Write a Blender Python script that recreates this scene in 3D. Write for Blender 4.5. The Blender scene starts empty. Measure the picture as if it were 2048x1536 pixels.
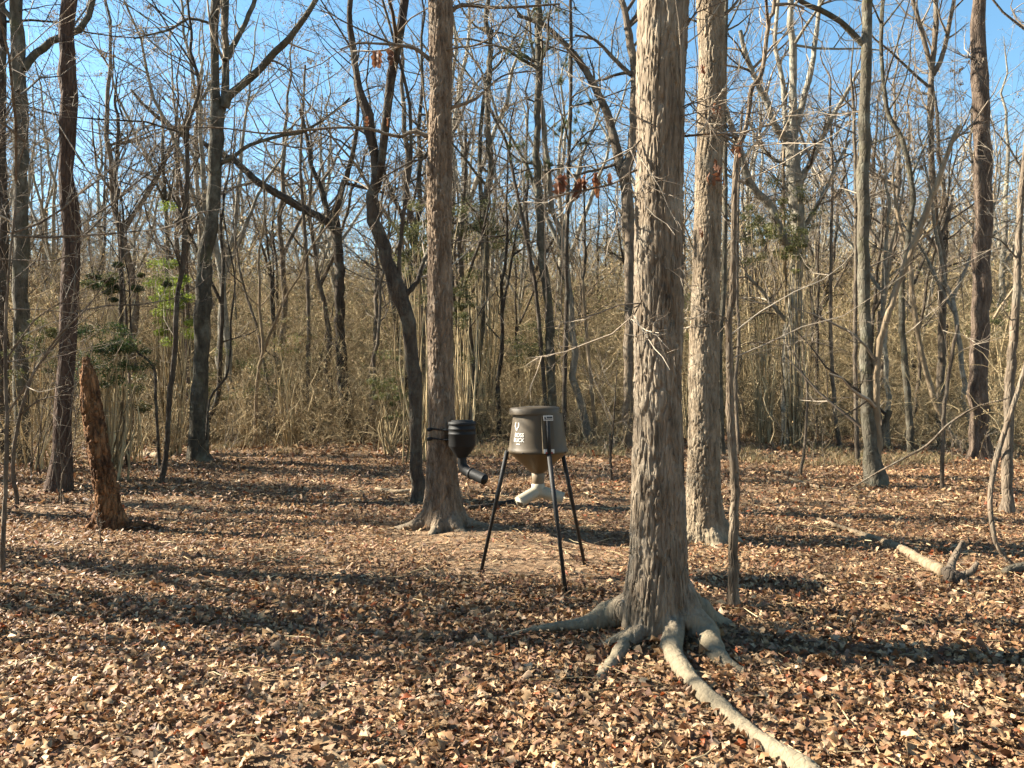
import bpy, math, random
import numpy as np
from mathutils import Vector

# ------------------------------------------------------------------ camera, sky, sun, exposure
S = bpy.context.scene
R0 = np.random.default_rng(7)
random.seed(7)
CAM_H, F = 1.6, 1537.0                     # camera height (m), focal length in photo pixels (2048 wide)
cam = bpy.data.cameras.new('camera'); camo = bpy.data.objects.new('camera', cam)
S.collection.objects.link(camo); S.camera = camo
camo.location = (0, 0, CAM_H); camo.rotation_euler = (math.radians(90), 0, 0)
cam.sensor_width = 36.0; cam.lens = 36.0 * F / 2048.0
cam.clip_start = 0.05; cam.clip_end = 2000

SUN_EL, SUN_AZ = math.radians(33), math.radians(-78)      # azimuth from +Y, clockwise
world = bpy.data.worlds.new('World'); S.world = world; world.use_nodes = True
nt = world.node_tree
sky = nt.nodes.new('ShaderNodeTexSky'); sky.sky_type = 'NISHITA'; sky.sun_disc = False
sky.sun_elevation = SUN_EL; sky.sun_rotation = SUN_AZ % (2 * math.pi)
sky.air_density = 1.0; sky.dust_density = 0.1; sky.ozone_density = 1.0
bg = nt.nodes['Background']; bg.inputs['Strength'].default_value = 0.05
hsv = nt.nodes.new('ShaderNodeHueSaturation'); hsv.inputs['Saturation'].default_value = 1.16; hsv.inputs['Hue'].default_value = 0.487
nt.links.new(sky.outputs[0], hsv.inputs['Color']); nt.links.new(hsv.outputs[0], bg.inputs['Color'])
sl = bpy.data.lights.new('sun', 'SUN'); sl.energy = 5.0; sl.angle = math.radians(0.5); sl.color = (1.0, 0.915, 0.77)
so = bpy.data.objects.new('sun', sl); S.collection.objects.link(so)
sd = Vector((math.sin(SUN_AZ) * math.cos(SUN_EL), math.cos(SUN_AZ) * math.cos(SUN_EL), math.sin(SUN_EL)))
so.rotation_euler = sd.to_track_quat('Z', 'Y').to_euler(); so.location = sd * 60
S.view_settings.view_transform = 'Standard'; S.view_settings.look = 'None'
S.view_settings.exposure = 2.42; S.view_settings.gamma = 1.0
S.render.engine = 'CYCLES'
S.cycles.max_bounces = 4; S.cycles.diffuse_bounces = 2; S.cycles.glossy_bounces = 2
S.cycles.transmission_bounces = 2; S.cycles.transparent_max_bounces = 4
S.cycles.debug_use_spatial_splits = True
S.cycles.use_adaptive_sampling = True; S.cycles.adaptive_threshold = 0.03
C = S.collection

# ------------------------------------------------------------------ helpers
def depth(yb): return CAM_H * F / (yb - 768.0)
def P(px, py, d): return np.array([(px - 1024) / F * d, d, CAM_H - (py - 768) / F * d])
def G(px, py): return P(px, py, depth(py))

def tag(o, label=None, cat=None, group=None, kind=None):
    if label: o['label'] = label
    if cat: o['category'] = cat
    if group: o['group'] = group
    if kind: o['kind'] = kind
    return o

def mk(name, V, faces, mat=None, parent=None, smooth=True, attrs=None):
    """faces: list of int arrays (k,3) or (k,4)"""
    me = bpy.data.meshes.new(name)
    V = np.asarray(V, dtype=np.float32).reshape(-1, 3)
    faces = [np.asarray(f, dtype=np.int32) for f in faces if len(f)]
    me.vertices.add(len(V)); me.vertices.foreach_set('co', V.ravel())
    loops = np.concatenate([f.ravel() for f in faces])
    sizes = np.concatenate([np.full(len(f), f.shape[1], np.int32) for f in faces])
    starts = np.concatenate([[0], np.cumsum(sizes)[:-1]]).astype(np.int32)
    me.loops.add(len(loops)); me.loops.foreach_set('vertex_index', loops)
    me.polygons.add(len(sizes)); me.polygons.foreach_set('loop_start', starts)
    me.polygons.foreach_set('use_smooth', np.full(len(sizes), smooth, bool))
    if attrs:
        for an, (typ, arr) in attrs.items():
            a = me.attributes.new(an, typ, 'POINT')
            a.data.foreach_set('color' if typ == 'FLOAT_COLOR' else ('vector' if typ == 'FLOAT_VECTOR' else 'value'), np.asarray(arr).ravel())
    me.update(calc_edges=True)
    if mat: me.materials.append(mat)
    if name is None: return me
    o = bpy.data.objects.new(name, me)
    C.objects.link(o)
    if parent:
        o.parent = parent
        if name in ('twigs', 'crown_twigs', 'foliage', 'dead_leaves', 'stems', 'crown', 'needle_tuft', 'crown_limbs'): o['kind'] = 'stuff'
    return o

def empty(name, loc, **kw):
    o = bpy.data.objects.new(name, None); C.objects.link(o); o.location = loc
    o.empty_display_size = 0.2
    return tag(o, **kw)

def nrm(v): return v / np.maximum(np.linalg.norm(v, axis=-1, keepdims=True), 1e-9)

def _hash(ix, iy, iz):
    h = (ix.astype(np.int64) * 374761393 + iy.astype(np.int64) * 668265263 + iz.astype(np.int64) * 2147483647) & 0x7fffffff
    h = ((h ^ (h >> 13)) * 1274126177) & 0x7fffffff
    h = ((h ^ (h >> 16)) * 668265263) & 0x7fffffff
    return ((h ^ (h >> 15)) & 0xffffff) / float(0xffffff)

def vnoise(x, y, z):
    x, y, z = np.broadcast_arrays(np.asarray(x, float), np.asarray(y, float), np.asarray(z, float))
    ix, iy, iz = np.floor(x).astype(np.int64), np.floor(y).astype(np.int64), np.floor(z).astype(np.int64)
    fx, fy, fz = x - ix, y - iy, z - iz
    fx, fy, fz = [f * f * (3 - 2 * f) for f in (fx, fy, fz)]
    r = 0
    for a in (0, 1):
        for b in (0, 1):
            for c in (0, 1):
                w = (fx if a else 1 - fx) * (fy if b else 1 - fy) * (fz if c else 1 - fz)
                r = r + w * _hash(ix + a, iy + b, iz + c)
    return r * 2 - 1

def fbm(x, y, z, o=3):
    s, a = 0, 1.0
    for k in range(o):
        s = s + a * vnoise(x * 2 ** k + 17 * k, y * 2 ** k + 5 * k, z * 2 ** k - 9 * k); a *= 0.5
    return s

def worley(u, v):
    iu, iv = np.floor(u).astype(np.int64), np.floor(v).astype(np.int64)
    f1 = np.full(u.shape, 9.0); f2 = np.full(u.shape, 9.0); z = np.zeros_like(iu); cid = np.zeros(u.shape)
    for a in (-1, 0, 1):
        for b in (-1, 0, 1):
            cu = iu + a + _hash(iu + a, iv + b, z + 1); cv = iv + b + _hash(iu + a, iv + b, z + 2)
            d = np.hypot(cu - u, cv - v); hh = _hash(iu + a, iv + b, z + 3)
            cid = np.where(d < f1, hh, cid)
            f2 = np.where(d < f1, f1, np.minimum(f2, d)); f1 = np.minimum(f1, d)
    return f1, f2, cid

def gz(x, y):
    x = np.asarray(x, float); y = np.asarray(y, float)
    r = np.hypot(x, y)
    near = np.clip((r - 2) / 8, 0.25, 1)
    return (0.05 * vnoise(x * .35, y * .35, 0) + 0.025 * vnoise(x * 1.1, y * 1.1, 3)) * near \
        + 0.25 * np.clip((r - 15) / 20, 0, 1) * vnoise(x * .08, y * .08, 7) \
        - 0.10 * np.exp(-(((x - .95) / .55) ** 2 + ((y - 7.75) / .35) ** 2)) \
        + 0.06 * np.exp(-((x - .95) ** 2 + (y - 4.75) ** 2) / .35 ** 2)

def spline(pts, n):
    pts = np.asarray(pts, float); m = len(pts)
    if m == 2:
        t = np.linspace(0, 1, n)[:, None]; return pts[0] * (1 - t) + pts[1] * t
    ext = np.vstack([2 * pts[0] - pts[1], pts, 2 * pts[-1] - pts[-2]])
    L = np.concatenate([[0], np.cumsum(np.linalg.norm(np.diff(pts[:, :3], axis=0), axis=1))]); L /= L[-1]
    s = np.linspace(0, 1, n); i = np.clip(np.searchsorted(L, s, 'right') - 1, 0, m - 2)
    t = ((s - L[i]) / np.maximum(L[i + 1] - L[i], 1e-9))[:, None]
    p0, p1, p2, p3 = ext[i], ext[i + 1], ext[i + 2], ext[i + 3]
    # tension keeps overshoot small
    m1, m2 = (p2 - p0) * .4, (p3 - p1) * .4
    h = p1 * (2 * t ** 3 - 3 * t ** 2 + 1) + m1 * (t ** 3 - 2 * t ** 2 + t) + p2 * (-2 * t ** 3 + 3 * t ** 2) + m2 * (t ** 3 - t ** 2)
    return h

class Tubes:
    def __init__(self): self.g = []
    def add(self, Pn, Rn, sides=3, tint=None, cap=False):
        Pn = np.asarray(Pn, float); Rn = np.asarray(Rn, float)
        if Pn.ndim == 2: Pn, Rn = Pn[None], Rn[None]
        if len(Pn) == 0: return self
        if tint is None: tint = R0.random(len(Pn))
        self.g.append((Pn, Rn, sides, np.broadcast_to(tint, (len(Pn),)), cap)); return self
    def data(self, off=(0, 0, 0), rough=0.0):
        Vs, Qs, Ts, tn = [], [], [], []; base = 0
        for Pn, Rn, sd_, tint, cap in self.g:
            M, N, _ = Pn.shape
            T = nrm(np.gradient(Pn, axis=1))
            mean = nrm(Pn[:, -1] - Pn[:, 0])
            ax = np.where(np.abs(mean[:, 2:3]) > .8, np.array([[1., 0, 0]]), np.array([[0, 0, 1.]]))
            a = np.cross(mean, ax)[:, None, :]
            U = nrm(a - (a * T).sum(-1, keepdims=True) * T); W = np.cross(T, U)
            th = np.arange(sd_) * 2 * math.pi / sd_
            rr = Rn[:, :, None] * np.ones(sd_)
            ring = Pn[:, :, None, :] + rr[..., None] * (np.cos(th)[:, None] * U[:, :, None, :] + np.sin(th)[:, None] * W[:, :, None, :])
            if rough:
                q = ring * np.array([9, 9, 3.])
                nn = fbm(q[..., 0], q[..., 1], q[..., 2], 2)
                ring = ring + (ring - Pn[:, :, None, :]) * (rough * nn)[..., None]
            Vs.append(ring.reshape(-1, 3) - np.asarray(off)); tn.append(np.repeat(tint, N * sd_))
            idx = base + np.arange(M * N * sd_).reshape(M, N, sd_)
            A, B = idx[:, :-1], idx[:, 1:]
            q = np.stack([A, np.roll(A, -1, 2), np.roll(B, -1, 2), B], -1).reshape(-1, 4)
            Qs.append(q); base += M * N * sd_
            if cap:
                for e, fl in ((0, True), (-1, False)):
                    c = Pn[:, e] - np.asarray(off); Vs.append(c); tn.append(tint)
                    ci = base + np.arange(M); base += M
                    rg = idx[:, e]; nx = np.roll(rg, -1, 1)
                    t = np.stack([np.repeat(ci[:, None], sd_, 1), nx if fl else rg, rg if fl else nx], -1).reshape(-1, 3)
                    Ts.append(t)
        return np.concatenate(Vs), [np.concatenate(Qs)] + ([np.concatenate(Ts)] if Ts else []), np.concatenate(tn)
    def build(self, name, mat, parent=None, off=(0, 0, 0), rough=0.0):
        if not self.g: return None
        V, Fs, tn = self.data(off, rough)
        return mk(name, V, Fs, mat, parent, attrs={'tint': ('FLOAT', tn.astype(np.float32))})

def grow(Pn, Rn, n, t0, t1, ang, lr, rr, npts, wig, up, rmin=.002, labs=None, rng=R0):
    """children of polylines (M,N,3): lr = length ratio to the parent, or labs = absolute (lo, hi)"""
    Pn = np.asarray(Pn); Rn = np.asarray(Rn)
    if Pn.ndim == 2: Pn, Rn = Pn[None], Rn[None]
    M, N, _ = Pn.shape
    cnt = np.floor(np.full(M, n) + rng.random(M)).astype(int)
    idx = np.repeat(np.arange(M), cnt); K = len(idx)
    if K == 0: return np.zeros((0, npts, 3)), np.zeros((0, npts))
    L = np.linalg.norm(np.diff(Pn, axis=1), axis=-1).sum(1)[idx]
    t = rng.uniform(t0, t1, K); f = t * (N - 1); i = np.minimum(f.astype(int), N - 2); w = (f - i)[:, None]
    p = Pn[idx, i] * (1 - w) + Pn[idx, i + 1] * w
    T = nrm(Pn[idx, i + 1] - Pn[idx, i]); r = Rn[idx, i] * (1 - w[:, 0]) + Rn[idx, i + 1] * w[:, 0]
    s = rng.normal(size=(K, 3)); s = nrm(s - (s * T).sum(-1, keepdims=True) * T)
    a = np.radians(rng.normal(ang, 14, K))[:, None]
    D = nrm(np.cos(a) * T + np.sin(a) * s)
    ln = (L * lr * rng.uniform(.55, 1.25, K) * (1.15 - .6 * t)) if labs is None else rng.uniform(labs[0], labs[1], K)
    r0 = np.maximum(np.minimum(r * rr * rng.uniform(.7, 1.1, K), ln * .03 + .002), rmin)
    out = np.empty((K, npts, 3)); out[:, 0] = p; st = (ln / (npts - 1))[:, None]
    for k in range(1, npts):
        out[:, k] = out[:, k - 1] + D * st
        D = nrm(D + rng.normal(size=(K, 3)) * wig + np.array([0, 0, up]))
    return out, r0[:, None] * np.linspace(1, .3, npts)[None]

# ------------------------------------------------------------------ materials
def mat_new(name):
    m = bpy.data.materials.new(name); m.use_nodes = True
    n = m.node_tree; b = n.nodes['Principled BSDF']
    return m, n, b

def node(n, t, **inp):
    x = n.nodes.new(t)
    for k, v in inp.items():
        if k.startswith('_'): setattr(x, k[1:], v)
        else: x.inputs[k.replace('__', ' ')].default_value = v
    return x

def ramp(n, src, stops):
    r = n.nodes.new('ShaderNodeValToRGB'); e = r.color_ramp.elements
    while len(e) < len(stops): e.new(.5)
    for i, (p, c) in enumerate(stops):
        e[i].position = p; e[i].color = (*c, 1)
    n.links.new(src, r.inputs[0]); return r.outputs[0]

def mixc(n, fac, a, b, mode='MIX'):
    x = n.nodes.new('ShaderNodeMix'); x.data_type = 'RGBA'; x.blend_type = mode
    for s, v in ((0, fac), (6, a), (7, b)):
        if hasattr(v, 'type') and hasattr(v, 'links'): n.links.new(v, x.inputs[s])
        else: x.inputs[s].default_value = v if s == 0 else (*v, 1)
    return x.outputs[2]

def bark_mat(name, dark, light, scale=14, stretch=.14, bump=.6, dist=.02, lichen=None, lich_amt=.5, moss=None, root=None):
    m, n, b = mat_new(name); L = n.links.new
    tc = node(n, 'ShaderNodeTexCoord'); mp = node(n, 'ShaderNodeMapping'); L(tc.outputs['Object'], mp.inputs[0])
    mp.inputs['Scale'].default_value = (1, 1, stretch)
    n1 = node(n, 'ShaderNodeTexNoise', Scale=scale, Detail=7, Roughness=.65); L(mp.outputs[0], n1.inputs['Vector'])
    wp = node(n, 'ShaderNodeTexNoise', Scale=scale * .5, Detail=3)
    L(mp.outputs[0], wp.inputs['Vector'])
    ad = n.nodes.new('ShaderNodeVectorMath'); ad.operation = 'MULTIPLY_ADD'
    L(wp.outputs['Color'], ad.inputs[0]); ad.inputs[1].default_value = (.12, .12, .12); L(mp.outputs[0], ad.inputs[2])
    vo = node(n, 'ShaderNodeTexVoronoi', _feature='DISTANCE_TO_EDGE', Scale=scale * 1.7); L(ad.outputs[0], vo.inputs['Vector'])
    col = ramp(n, n1.outputs['Fac'], [(.32, dark), (.68, light)])
    oi = node(n, 'ShaderNodeObjectInfo')
    hs = node(n, 'ShaderNodeHueSaturation'); mr = node(n, 'ShaderNodeMapRange'); L(oi.outputs['Random'], mr.inputs[0])
    mr.inputs[3].default_value = .8; mr.inputs[4].default_value = 1.2
    L(mr.outputs[0], hs.inputs['Value']); L(col, hs.inputs['Color']); col = hs.outputs[0]
    if lichen:
        n2 = node(n, 'ShaderNodeTexNoise', Scale=3.2, Detail=6, Roughness=.7); L(tc.outputs['Object'], n2.inputs['Vector'])
        f = ramp(n, n2.outputs['Fac'], [(.5, (0, 0, 0)), (.62, (lich_amt,) * 3)])
        col = mixc(n, f, col, lichen)
    if moss:
        n3 = node(n, 'ShaderNodeTexNoise', Scale=2.1, Detail=5, Roughness=.7); L(tc.outputs['Object'], n3.inputs['Vector'])
        f = ramp(n, n3.outputs['Fac'], [(.53, (0, 0, 0)), (.66, (.6, .6, .6))])
        col = mixc(n, f, col, moss)
    if root:
        ra = node(n, 'ShaderNodeAttribute', _attribute_name='rootness')
        rn = node(n, 'ShaderNodeTexNoise', Scale=25., Detail=6, Roughness=.7); L(tc.outputs['Object'], rn.inputs['Vector'])
        rc = ramp(n, rn.outputs['Fac'], [(.3, tuple(c * .6 for c in root)), (.7, root)])
        col = mixc(n, ra.outputs['Fac'], col, rc)
    L(col, b.inputs['Base Color']); b.inputs['Roughness'].default_value = .93
    b.inputs['Specular IOR Level'].default_value = .15
    vr = node(n, 'ShaderNodeMapRange'); L(vo.outputs['Distance'], vr.inputs[0]); vr.inputs[2].default_value = .16
    mu = node(n, 'ShaderNodeMath', _operation='ADD'); L(vr.outputs[0], mu.inputs[0]); L(n1.outputs['Fac'], mu.inputs[1])
    bp = node(n, 'ShaderNodeBump', Strength=bump, Distance=dist); L(mu.outputs[0], bp.inputs['Height']); L(bp.outputs[0], b.inputs['Normal'])
    if root:      # root bark is smoother than the plates on the stem
        rs = node(n, 'ShaderNodeMapRange'); L(ra.outputs['Fac'], rs.inputs[0]); rs.inputs[3].default_value = bump; rs.inputs[4].default_value = bump * .3
        L(rs.outputs[0], bp.inputs['Strength'])
    return m

def twig_mat(name, c1, c2, c3=None):
    m, n, b = mat_new(name); L = n.links.new
    at = node(n, 'ShaderNodeAttribute', _attribute_name='tint')
    col = ramp(n, at.outputs['Fac'], [(0, c1), (.6, c2), (1, c3 or c2)])
    oi = node(n, 'ShaderNodeObjectInfo'); mr = node(n, 'ShaderNodeMapRange'); L(oi.outputs['Random'], mr.inputs[0])
    mr.inputs[3].default_value = .75; mr.inputs[4].default_value = 1.2
    hs = node(n, 'ShaderNodeHueSaturation'); L(mr.outputs[0], hs.inputs['Value']); L(col, hs.inputs['Color'])
    L(hs.outputs[0], b.inputs['Base Color']); b.inputs['Roughness'].default_value = .85; b.inputs['Specular IOR Level'].default_value = .2
    return m

def leaf_mat(name, attr='Col', trans=.25, rough=.6, random_stops=None):
    m, n, b = mat_new(name); L = n.links.new
    if random_stops:
        oi = node(n, 'ShaderNodeObjectInfo'); col = ramp(n, oi.outputs['Random'], random_stops)
    else:
        at = node(n, 'ShaderNodeAttribute', _attribute_name=attr); col = at.outputs['Color']
    tc = node(n, 'ShaderNodeTexCoord'); nz = node(n, 'ShaderNodeTexNoise', Scale=60., Detail=3)
    L(tc.outputs['Object'], nz.inputs['Vector'])
    hs = node(n, 'ShaderNodeHueSaturation'); mr = node(n, 'ShaderNodeMapRange'); L(nz.outputs['Fac'], mr.inputs[0])
    mr.inputs[1].default_value = .3; mr.inputs[2].default_value = .7; mr.inputs[3].default_value = .8; mr.inputs[4].default_value = 1.15
    L(mr.outputs[0], hs.inputs['Value']); L(col, hs.inputs['Color']); col = hs.outputs[0]
    L(col, b.inputs['Base Color']); b.inputs['Roughness'].default_value = rough; b.inputs['Specular IOR Level'].default_value = .3
    tr = node(n, 'ShaderNodeBsdfTranslucent'); L(col, tr.inputs['Color'])
    mx = node(n, 'ShaderNodeMixShader', Fac=trans); L(b.outputs[0], mx.inputs[1]); L(tr.outputs[0], mx.inputs[2])
    L(mx.outputs[0], n.nodes['Material Output'].inputs['Surface'])
    return m

def plain_mat(name, col, rough=.5, metal=0., spec=.4, noise=.0, nscale=8., bump=0.):
    m, n, b = mat_new(name); L = n.links.new
    tc = node(n, 'ShaderNodeTexCoord'); nz = node(n, 'ShaderNodeTexNoise', Scale=nscale, Detail=6, Roughness=.65)
    L(tc.outputs['Object'], nz.inputs['Vector'])
    lo = tuple(c * (1 - noise) for c in col); hi = tuple(min(1, c * (1 + noise)) for c in col)
    L(ramp(n, nz.outputs['Fac'], [(.3, lo), (.7, hi)]), b.inputs['Base Color'])
    rr = node(n, 'ShaderNodeMapRange'); L(nz.outputs['Fac'], rr.inputs[0]); rr.inputs[3].default_value = max(0, rough - .12); rr.inputs[4].default_value = min(1, rough + .12)
    L(rr.outputs[0], b.inputs['Roughness']); b.inputs['Metallic'].default_value = metal; b.inputs['Specular IOR Level'].default_value = spec
    if bump:
        bp = node(n, 'ShaderNodeBump', Strength=bump, Distance=.004); L(nz.outputs['Fac'], bp.inputs['Height']); L(bp.outputs[0], b.inputs['Normal'])
    return m

M = {}
M['oak'] = bark_mat('oak_bark', (.062, .042, .029), (.30, .238, .172), 17, .14, .9, .012, (.30, .262, .205), .45, root=(.22, .18, .12))
M['oak2'] = bark_mat('oak_bark_fine', (.068, .046, .03), (.30, .232, .16), 19, .18, .9, .012, (.31, .265, .2), .4, root=(.29, .235, .155))
M['oak3'] = bark_mat('oak_bark_shaggy', (.048, .029, .019), (.25, .182, .125), 17, .2, .9, .014, (.27, .23, .18), .4, root=(.20, .155, .105))
M['pine'] = bark_mat('pine_bark', (.035, .022, .016), (.105, .07, .05), 12, .25, .9, .02)
M['pine2'] = bark_mat('pine_bark_warm', (.05, .034, .025), (.15, .112, .082), 12, .25, .9, .02)
M['grey'] = bark_mat('grey_bark', (.04, .034, .024), (.115, .098, .071), 10, .45, .6, .012, (.20, .195, .15), .4, (.075, .072, .035))
M['ash'] = bark_mat('pale_ash_bark', (.10, .088, .066), (.27, .24, .185), 10, .45, .6, .012, (.32, .30, .24), .5)
M['brown'] = bark_mat('brown_bark', (.055, .041, .029), (.175, .136, .097), 13, .3, .7, .012, (.19, .17, .13), .45)
M['dark'] = bark_mat('dark_bark', (.028, .021, .016), (.085, .066, .048), 13, .3, .8, .014, (.15, .145, .11), .4)
M['pale'] = bark_mat('pale_dead_wood', (.14, .10, .06), (.28, .215, .14), 13, .18, .6, .008)
M['rot'] = bark_mat('rotten_wood', (.07, .031, .015), (.28, .145, .066), 9, .22, 1.0, .03, (.04, .024, .016), .8)
M['twig'] = twig_mat('bare_twig', (.05, .037, .026), (.18, .143, .105), (.42, .35, .26))
M['twigd'] = twig_mat('bare_twig_dark', (.04, .03, .022), (.09, .07, .05), (.15, .12, .09))
M['brush'] = twig_mat('thicket_stem', (.085, .06, .031), (.35, .262, .14), (.60, .475, .28))
M['vine'] = twig_mat('vine', (.05, .037, .025), (.12, .09, .065), (.18, .14, .10))
M['leaf'] = leaf_mat('dead_leaf')
M['green'] = leaf_mat('evergreen_leaf', trans=.35, rough=.62)
LEAFC = np.array([[.30, .205, .118], [.40, .295, .185], [.235, .142, .076], [.155, .082, .043], [.085, .042, .024], [.19, .055, .018], [.29, .21, .145], [.205, .125, .083]])
LEAFW = np.array([.19, .11, .16, .19, .15, .025, .065, .11])
M['leaf1'] = leaf_mat('single_dead_leaf', random_stops=[(0, tuple(LEAFC[2])), (.25, tuple(LEAFC[0])), (.5, tuple(LEAFC[1])), (.7, tuple(LEAFC[3])), (.93, tuple(LEAFC[0])), (1, tuple(LEAFC[5]))])
M['hleaf'] = leaf_mat('hanging_dead_leaf', trans=.4, random_stops=[(0, (.13, .05, .026)), (.5, (.19, .085, .04)), (1, (.09, .036, .02))])

# ground
def ground_mat():
    m, n, b = mat_new('forest_floor'); L = n.links.new
    tc = node(n, 'ShaderNodeTexCoord')
    n1 = node(n, 'ShaderNodeTexNoise', Scale=1.3, Detail=8, Roughness=.7); L(tc.outputs['Object'], n1.inputs['Vector'])
    n2 = node(n, 'ShaderNodeTexNoise', Scale=38., Detail=5, Roughness=.75); L(tc.outputs['Object'], n2.inputs['Vector'])
    vo = node(n, 'ShaderNodeTexVoronoi', Scale=17.); L(tc.outputs['Object'], vo.inputs['Vector'])
    soil = ramp(n, n2.outputs['Fac'], [(.3, (.09, .06, .036)), (.5, (.16, .11, .068)), (.72, (.25, .18, .115))])
    leafc = ramp(n, vo.outputs['Color'], [(.0, (.06, .034, .019)), (.35, (.15, .09, .05)), (.65, (.22, .145, .085)), (1, (.28, .20, .125))])
    f = ramp(n, n1.outputs['Fac'], [(.38, (.35,) * 3), (.55, (.95,) * 3)])
    L(mixc(n, f, soil, leafc), b.inputs['Base Color']); b.inputs['Roughness'].default_value = .95; b.inputs['Specular IOR Level'].default_value = .1
    mu = node(n, 'ShaderNodeMath', _operation='ADD'); L(vo.outputs['Distance'], mu.inputs[0]); L(n2.outputs['Fac'], mu.inputs[1])
    bp = node(n, 'ShaderNodeBump', Strength=.8, Distance=.03); L(mu.outputs[0], bp.inputs['Height']); L(bp.outputs[0], b.inputs['Normal'])
    return m

# ------------------------------------------------------------------ ground
def axis(lo, hi, c, fine, n):
    t = np.linspace(-1, 1, n); s = np.sign(t) * (np.abs(t) * fine + np.abs(t) ** 5 * (1 - fine))
    return np.where(s < 0, c + s * (c - lo), c + s * (hi - c))
gx = axis(-400, 400, 0, .045, 221); gy = axis(-120, 600, 8, .04, 241)
X, Y = np.meshgrid(gx, gy)
idx = np.arange(X.size).reshape(X.shape)
q = np.stack([idx[:-1, :-1], idx[:-1, 1:], idx[1:, 1:], idx[1:, :-1]], -1).reshape(-1, 4)
ground = mk('ground', np.stack([X, Y, gz(X, Y)], -1), [q], ground_mat())
tag(ground, kind='structure', label='forest floor of brown soil under fallen leaves', cat='ground')

# ------------------------------------------------------------------ leaf litter
def leaf_proto(rng, n=6):
    """a lobed oak leaf about 1 unit long, curled; returns V, tris"""
    lobes = {6: [.05, .27, .16, .33, .19, .27, .03], 4: [.05, .30, .19, .31, .03], 2: [.1, .32, .06], 1: [.22, .16]}[n]
    x = np.linspace(0, 1, n + 1); V = []
    cup, arch, tw = rng.uniform(-1.2, 2.4), rng.uniform(-.8, 1.5), rng.normal(0, 1.0)
    w = np.array(lobes) * rng.uniform(.8, 1.25) * (1 + rng.normal(0, .12, n + 1)); w2 = np.array(lobes) * rng.uniform(.8, 1.2)
    for i in range(n + 1):
        z0 = arch * (.25 - (x[i] - .5) ** 2) * .7
        a = tw * (x[i] - .5)
        for s, ww in ((-1, w[i]), (0, 0), (1, w2[i])):
            yy = s * ww; zz = cup * ww * ww * 1.5 + abs(rng.normal(0, .03))
            V.append([x[i] - .5 + (rng.normal(0, .03) if s else 0), yy * math.cos(a) - zz * math.sin(a), z0 + yy * math.sin(a) + zz * math.cos(a)])
    T = []
    for i in range(n):
        for k in (0, 1):
            a, b, c, d = 3 * i + k, 3 * i + 3 + k, 3 * i + 4 + k, 3 * i + 1 + k
            T += [[a, b, c], [a, c, d]]
    return np.array(V), np.array(T)

def rotmats(yaw, pitch, roll):
    cy, sy, cp, sp, cr, sr = np.cos(yaw), np.sin(yaw), np.cos(pitch), np.sin(pitch), np.cos(roll), np.sin(roll)
    o, z = np.ones_like(yaw), np.zeros_like(yaw)
    Rz = np.stack([np.stack([cy, -sy, z], -1), np.stack([sy, cy, z], -1), np.stack([z, z, o], -1)], -2)
    Ry = np.stack([np.stack([cp, z, sp], -1), np.stack([z, o, z], -1), np.stack([-sp, z, cp], -1)], -2)
    Rx = np.stack([np.stack([o, z, z], -1), np.stack([z, cr, -sr], -1), np.stack([z, sr, cr], -1)], -2)
    return Rz @ Ry @ Rx

def litter_keep(x, y, rng):
    """bare soil round the feeder, thin cover elsewhere"""
    e = ((x - .45) / 1.35) ** 2 + ((y - 7.15) / 1.25) ** 2
    e2 = ((x + .6) / .9) ** 2 + ((y - 8.3) / .7) ** 2
    p = np.clip(np.minimum(e, e2) - .12 + .5 * vnoise(x * 2.3, y * 2.3, 5), .10, 1)
    p = p * np.clip(.88 + .35 * vnoise(x * .9, y * .9, 9), .4, 1)
    return rng.random(len(x)) < p

ROOTS = []      # (x, y, radius) discs kept clear of leaves: roots, logs, feet
def off_roots(x, y):
    k = np.ones(len(x), bool)
    for a, b_, r in ROOTS: k &= (x - a) ** 2 + (y - b_) ** 2 > r * r
    return k

def scatter_leaves(rng, dmin, dmax, dens, size, n, xs=.72, tilt=.38):
    A = xs * (dmax ** 2 - dmin ** 2); K = int(A * dens)
    y = np.sqrt(rng.uniform(dmin ** 2, dmax ** 2, K)); x = rng.uniform(-xs, xs, K) * (y + .8)
    k = litter_keep(x, y, rng) & off_roots(x, y); x, y = x[k], y[k]; K = len(x)
    protos = [leaf_proto(rng, n) for _ in range(14)]; which = rng.integers(0, 14, K)
    sz = rng.uniform(size[0], size[1], K) * rng.choice([.45, .75, 1, 1.35], K, p=[.25, .3, .33, .12])
    Rm = rotmats(rng.uniform(0, 6.283, K), rng.normal(0, tilt, K), rng.normal(0, tilt, K) + (rng.random(K) < .3) * math.pi)
    pos = np.stack([x, y, gz(x, y) + rng.uniform(.002, .045, K)], -1)
    col = 1.12 * LEAFC[rng.choice(len(LEAFC), K, p=LEAFW)] * rng.uniform(.75, 1.2, (K, 1))
    # large-scale drift of tone from place to place in the litter
    col = col * (1 + .15 * vnoise(x * .8, y * .8, 21))[:, None]
    Vs, Ts, Cs, b = [], [], [], 0
    for j, (v, t) in enumerate(protos):
        s = np.where(which == j)[0]
        if not len(s): continue
        W = np.einsum('kij,vj->kvi', Rm[s], v) * sz[s][:, None, None] + pos[s][:, None, :]
        lift = np.maximum(0, (gz(W[..., 0], W[..., 1]) + .002 - W[..., 2]).max(1))   # keep on the ground
        W[..., 2] += np.minimum(lift, .05)[:, None] * .8
        Vs.append(W.reshape(-1, 3)); Ts.append((t[None] + (np.arange(len(s)) * len(v))[:, None, None] + b).reshape(-1, 3))
        Cs.append(np.repeat(np.hstack([col[s] * [1.05, .97, .86], np.ones((len(s), 1))]), len(v), 0)); b += len(s) * len(v)
    return np.concatenate(Vs), np.concatenate(Ts), np.concatenate(Cs)

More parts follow.
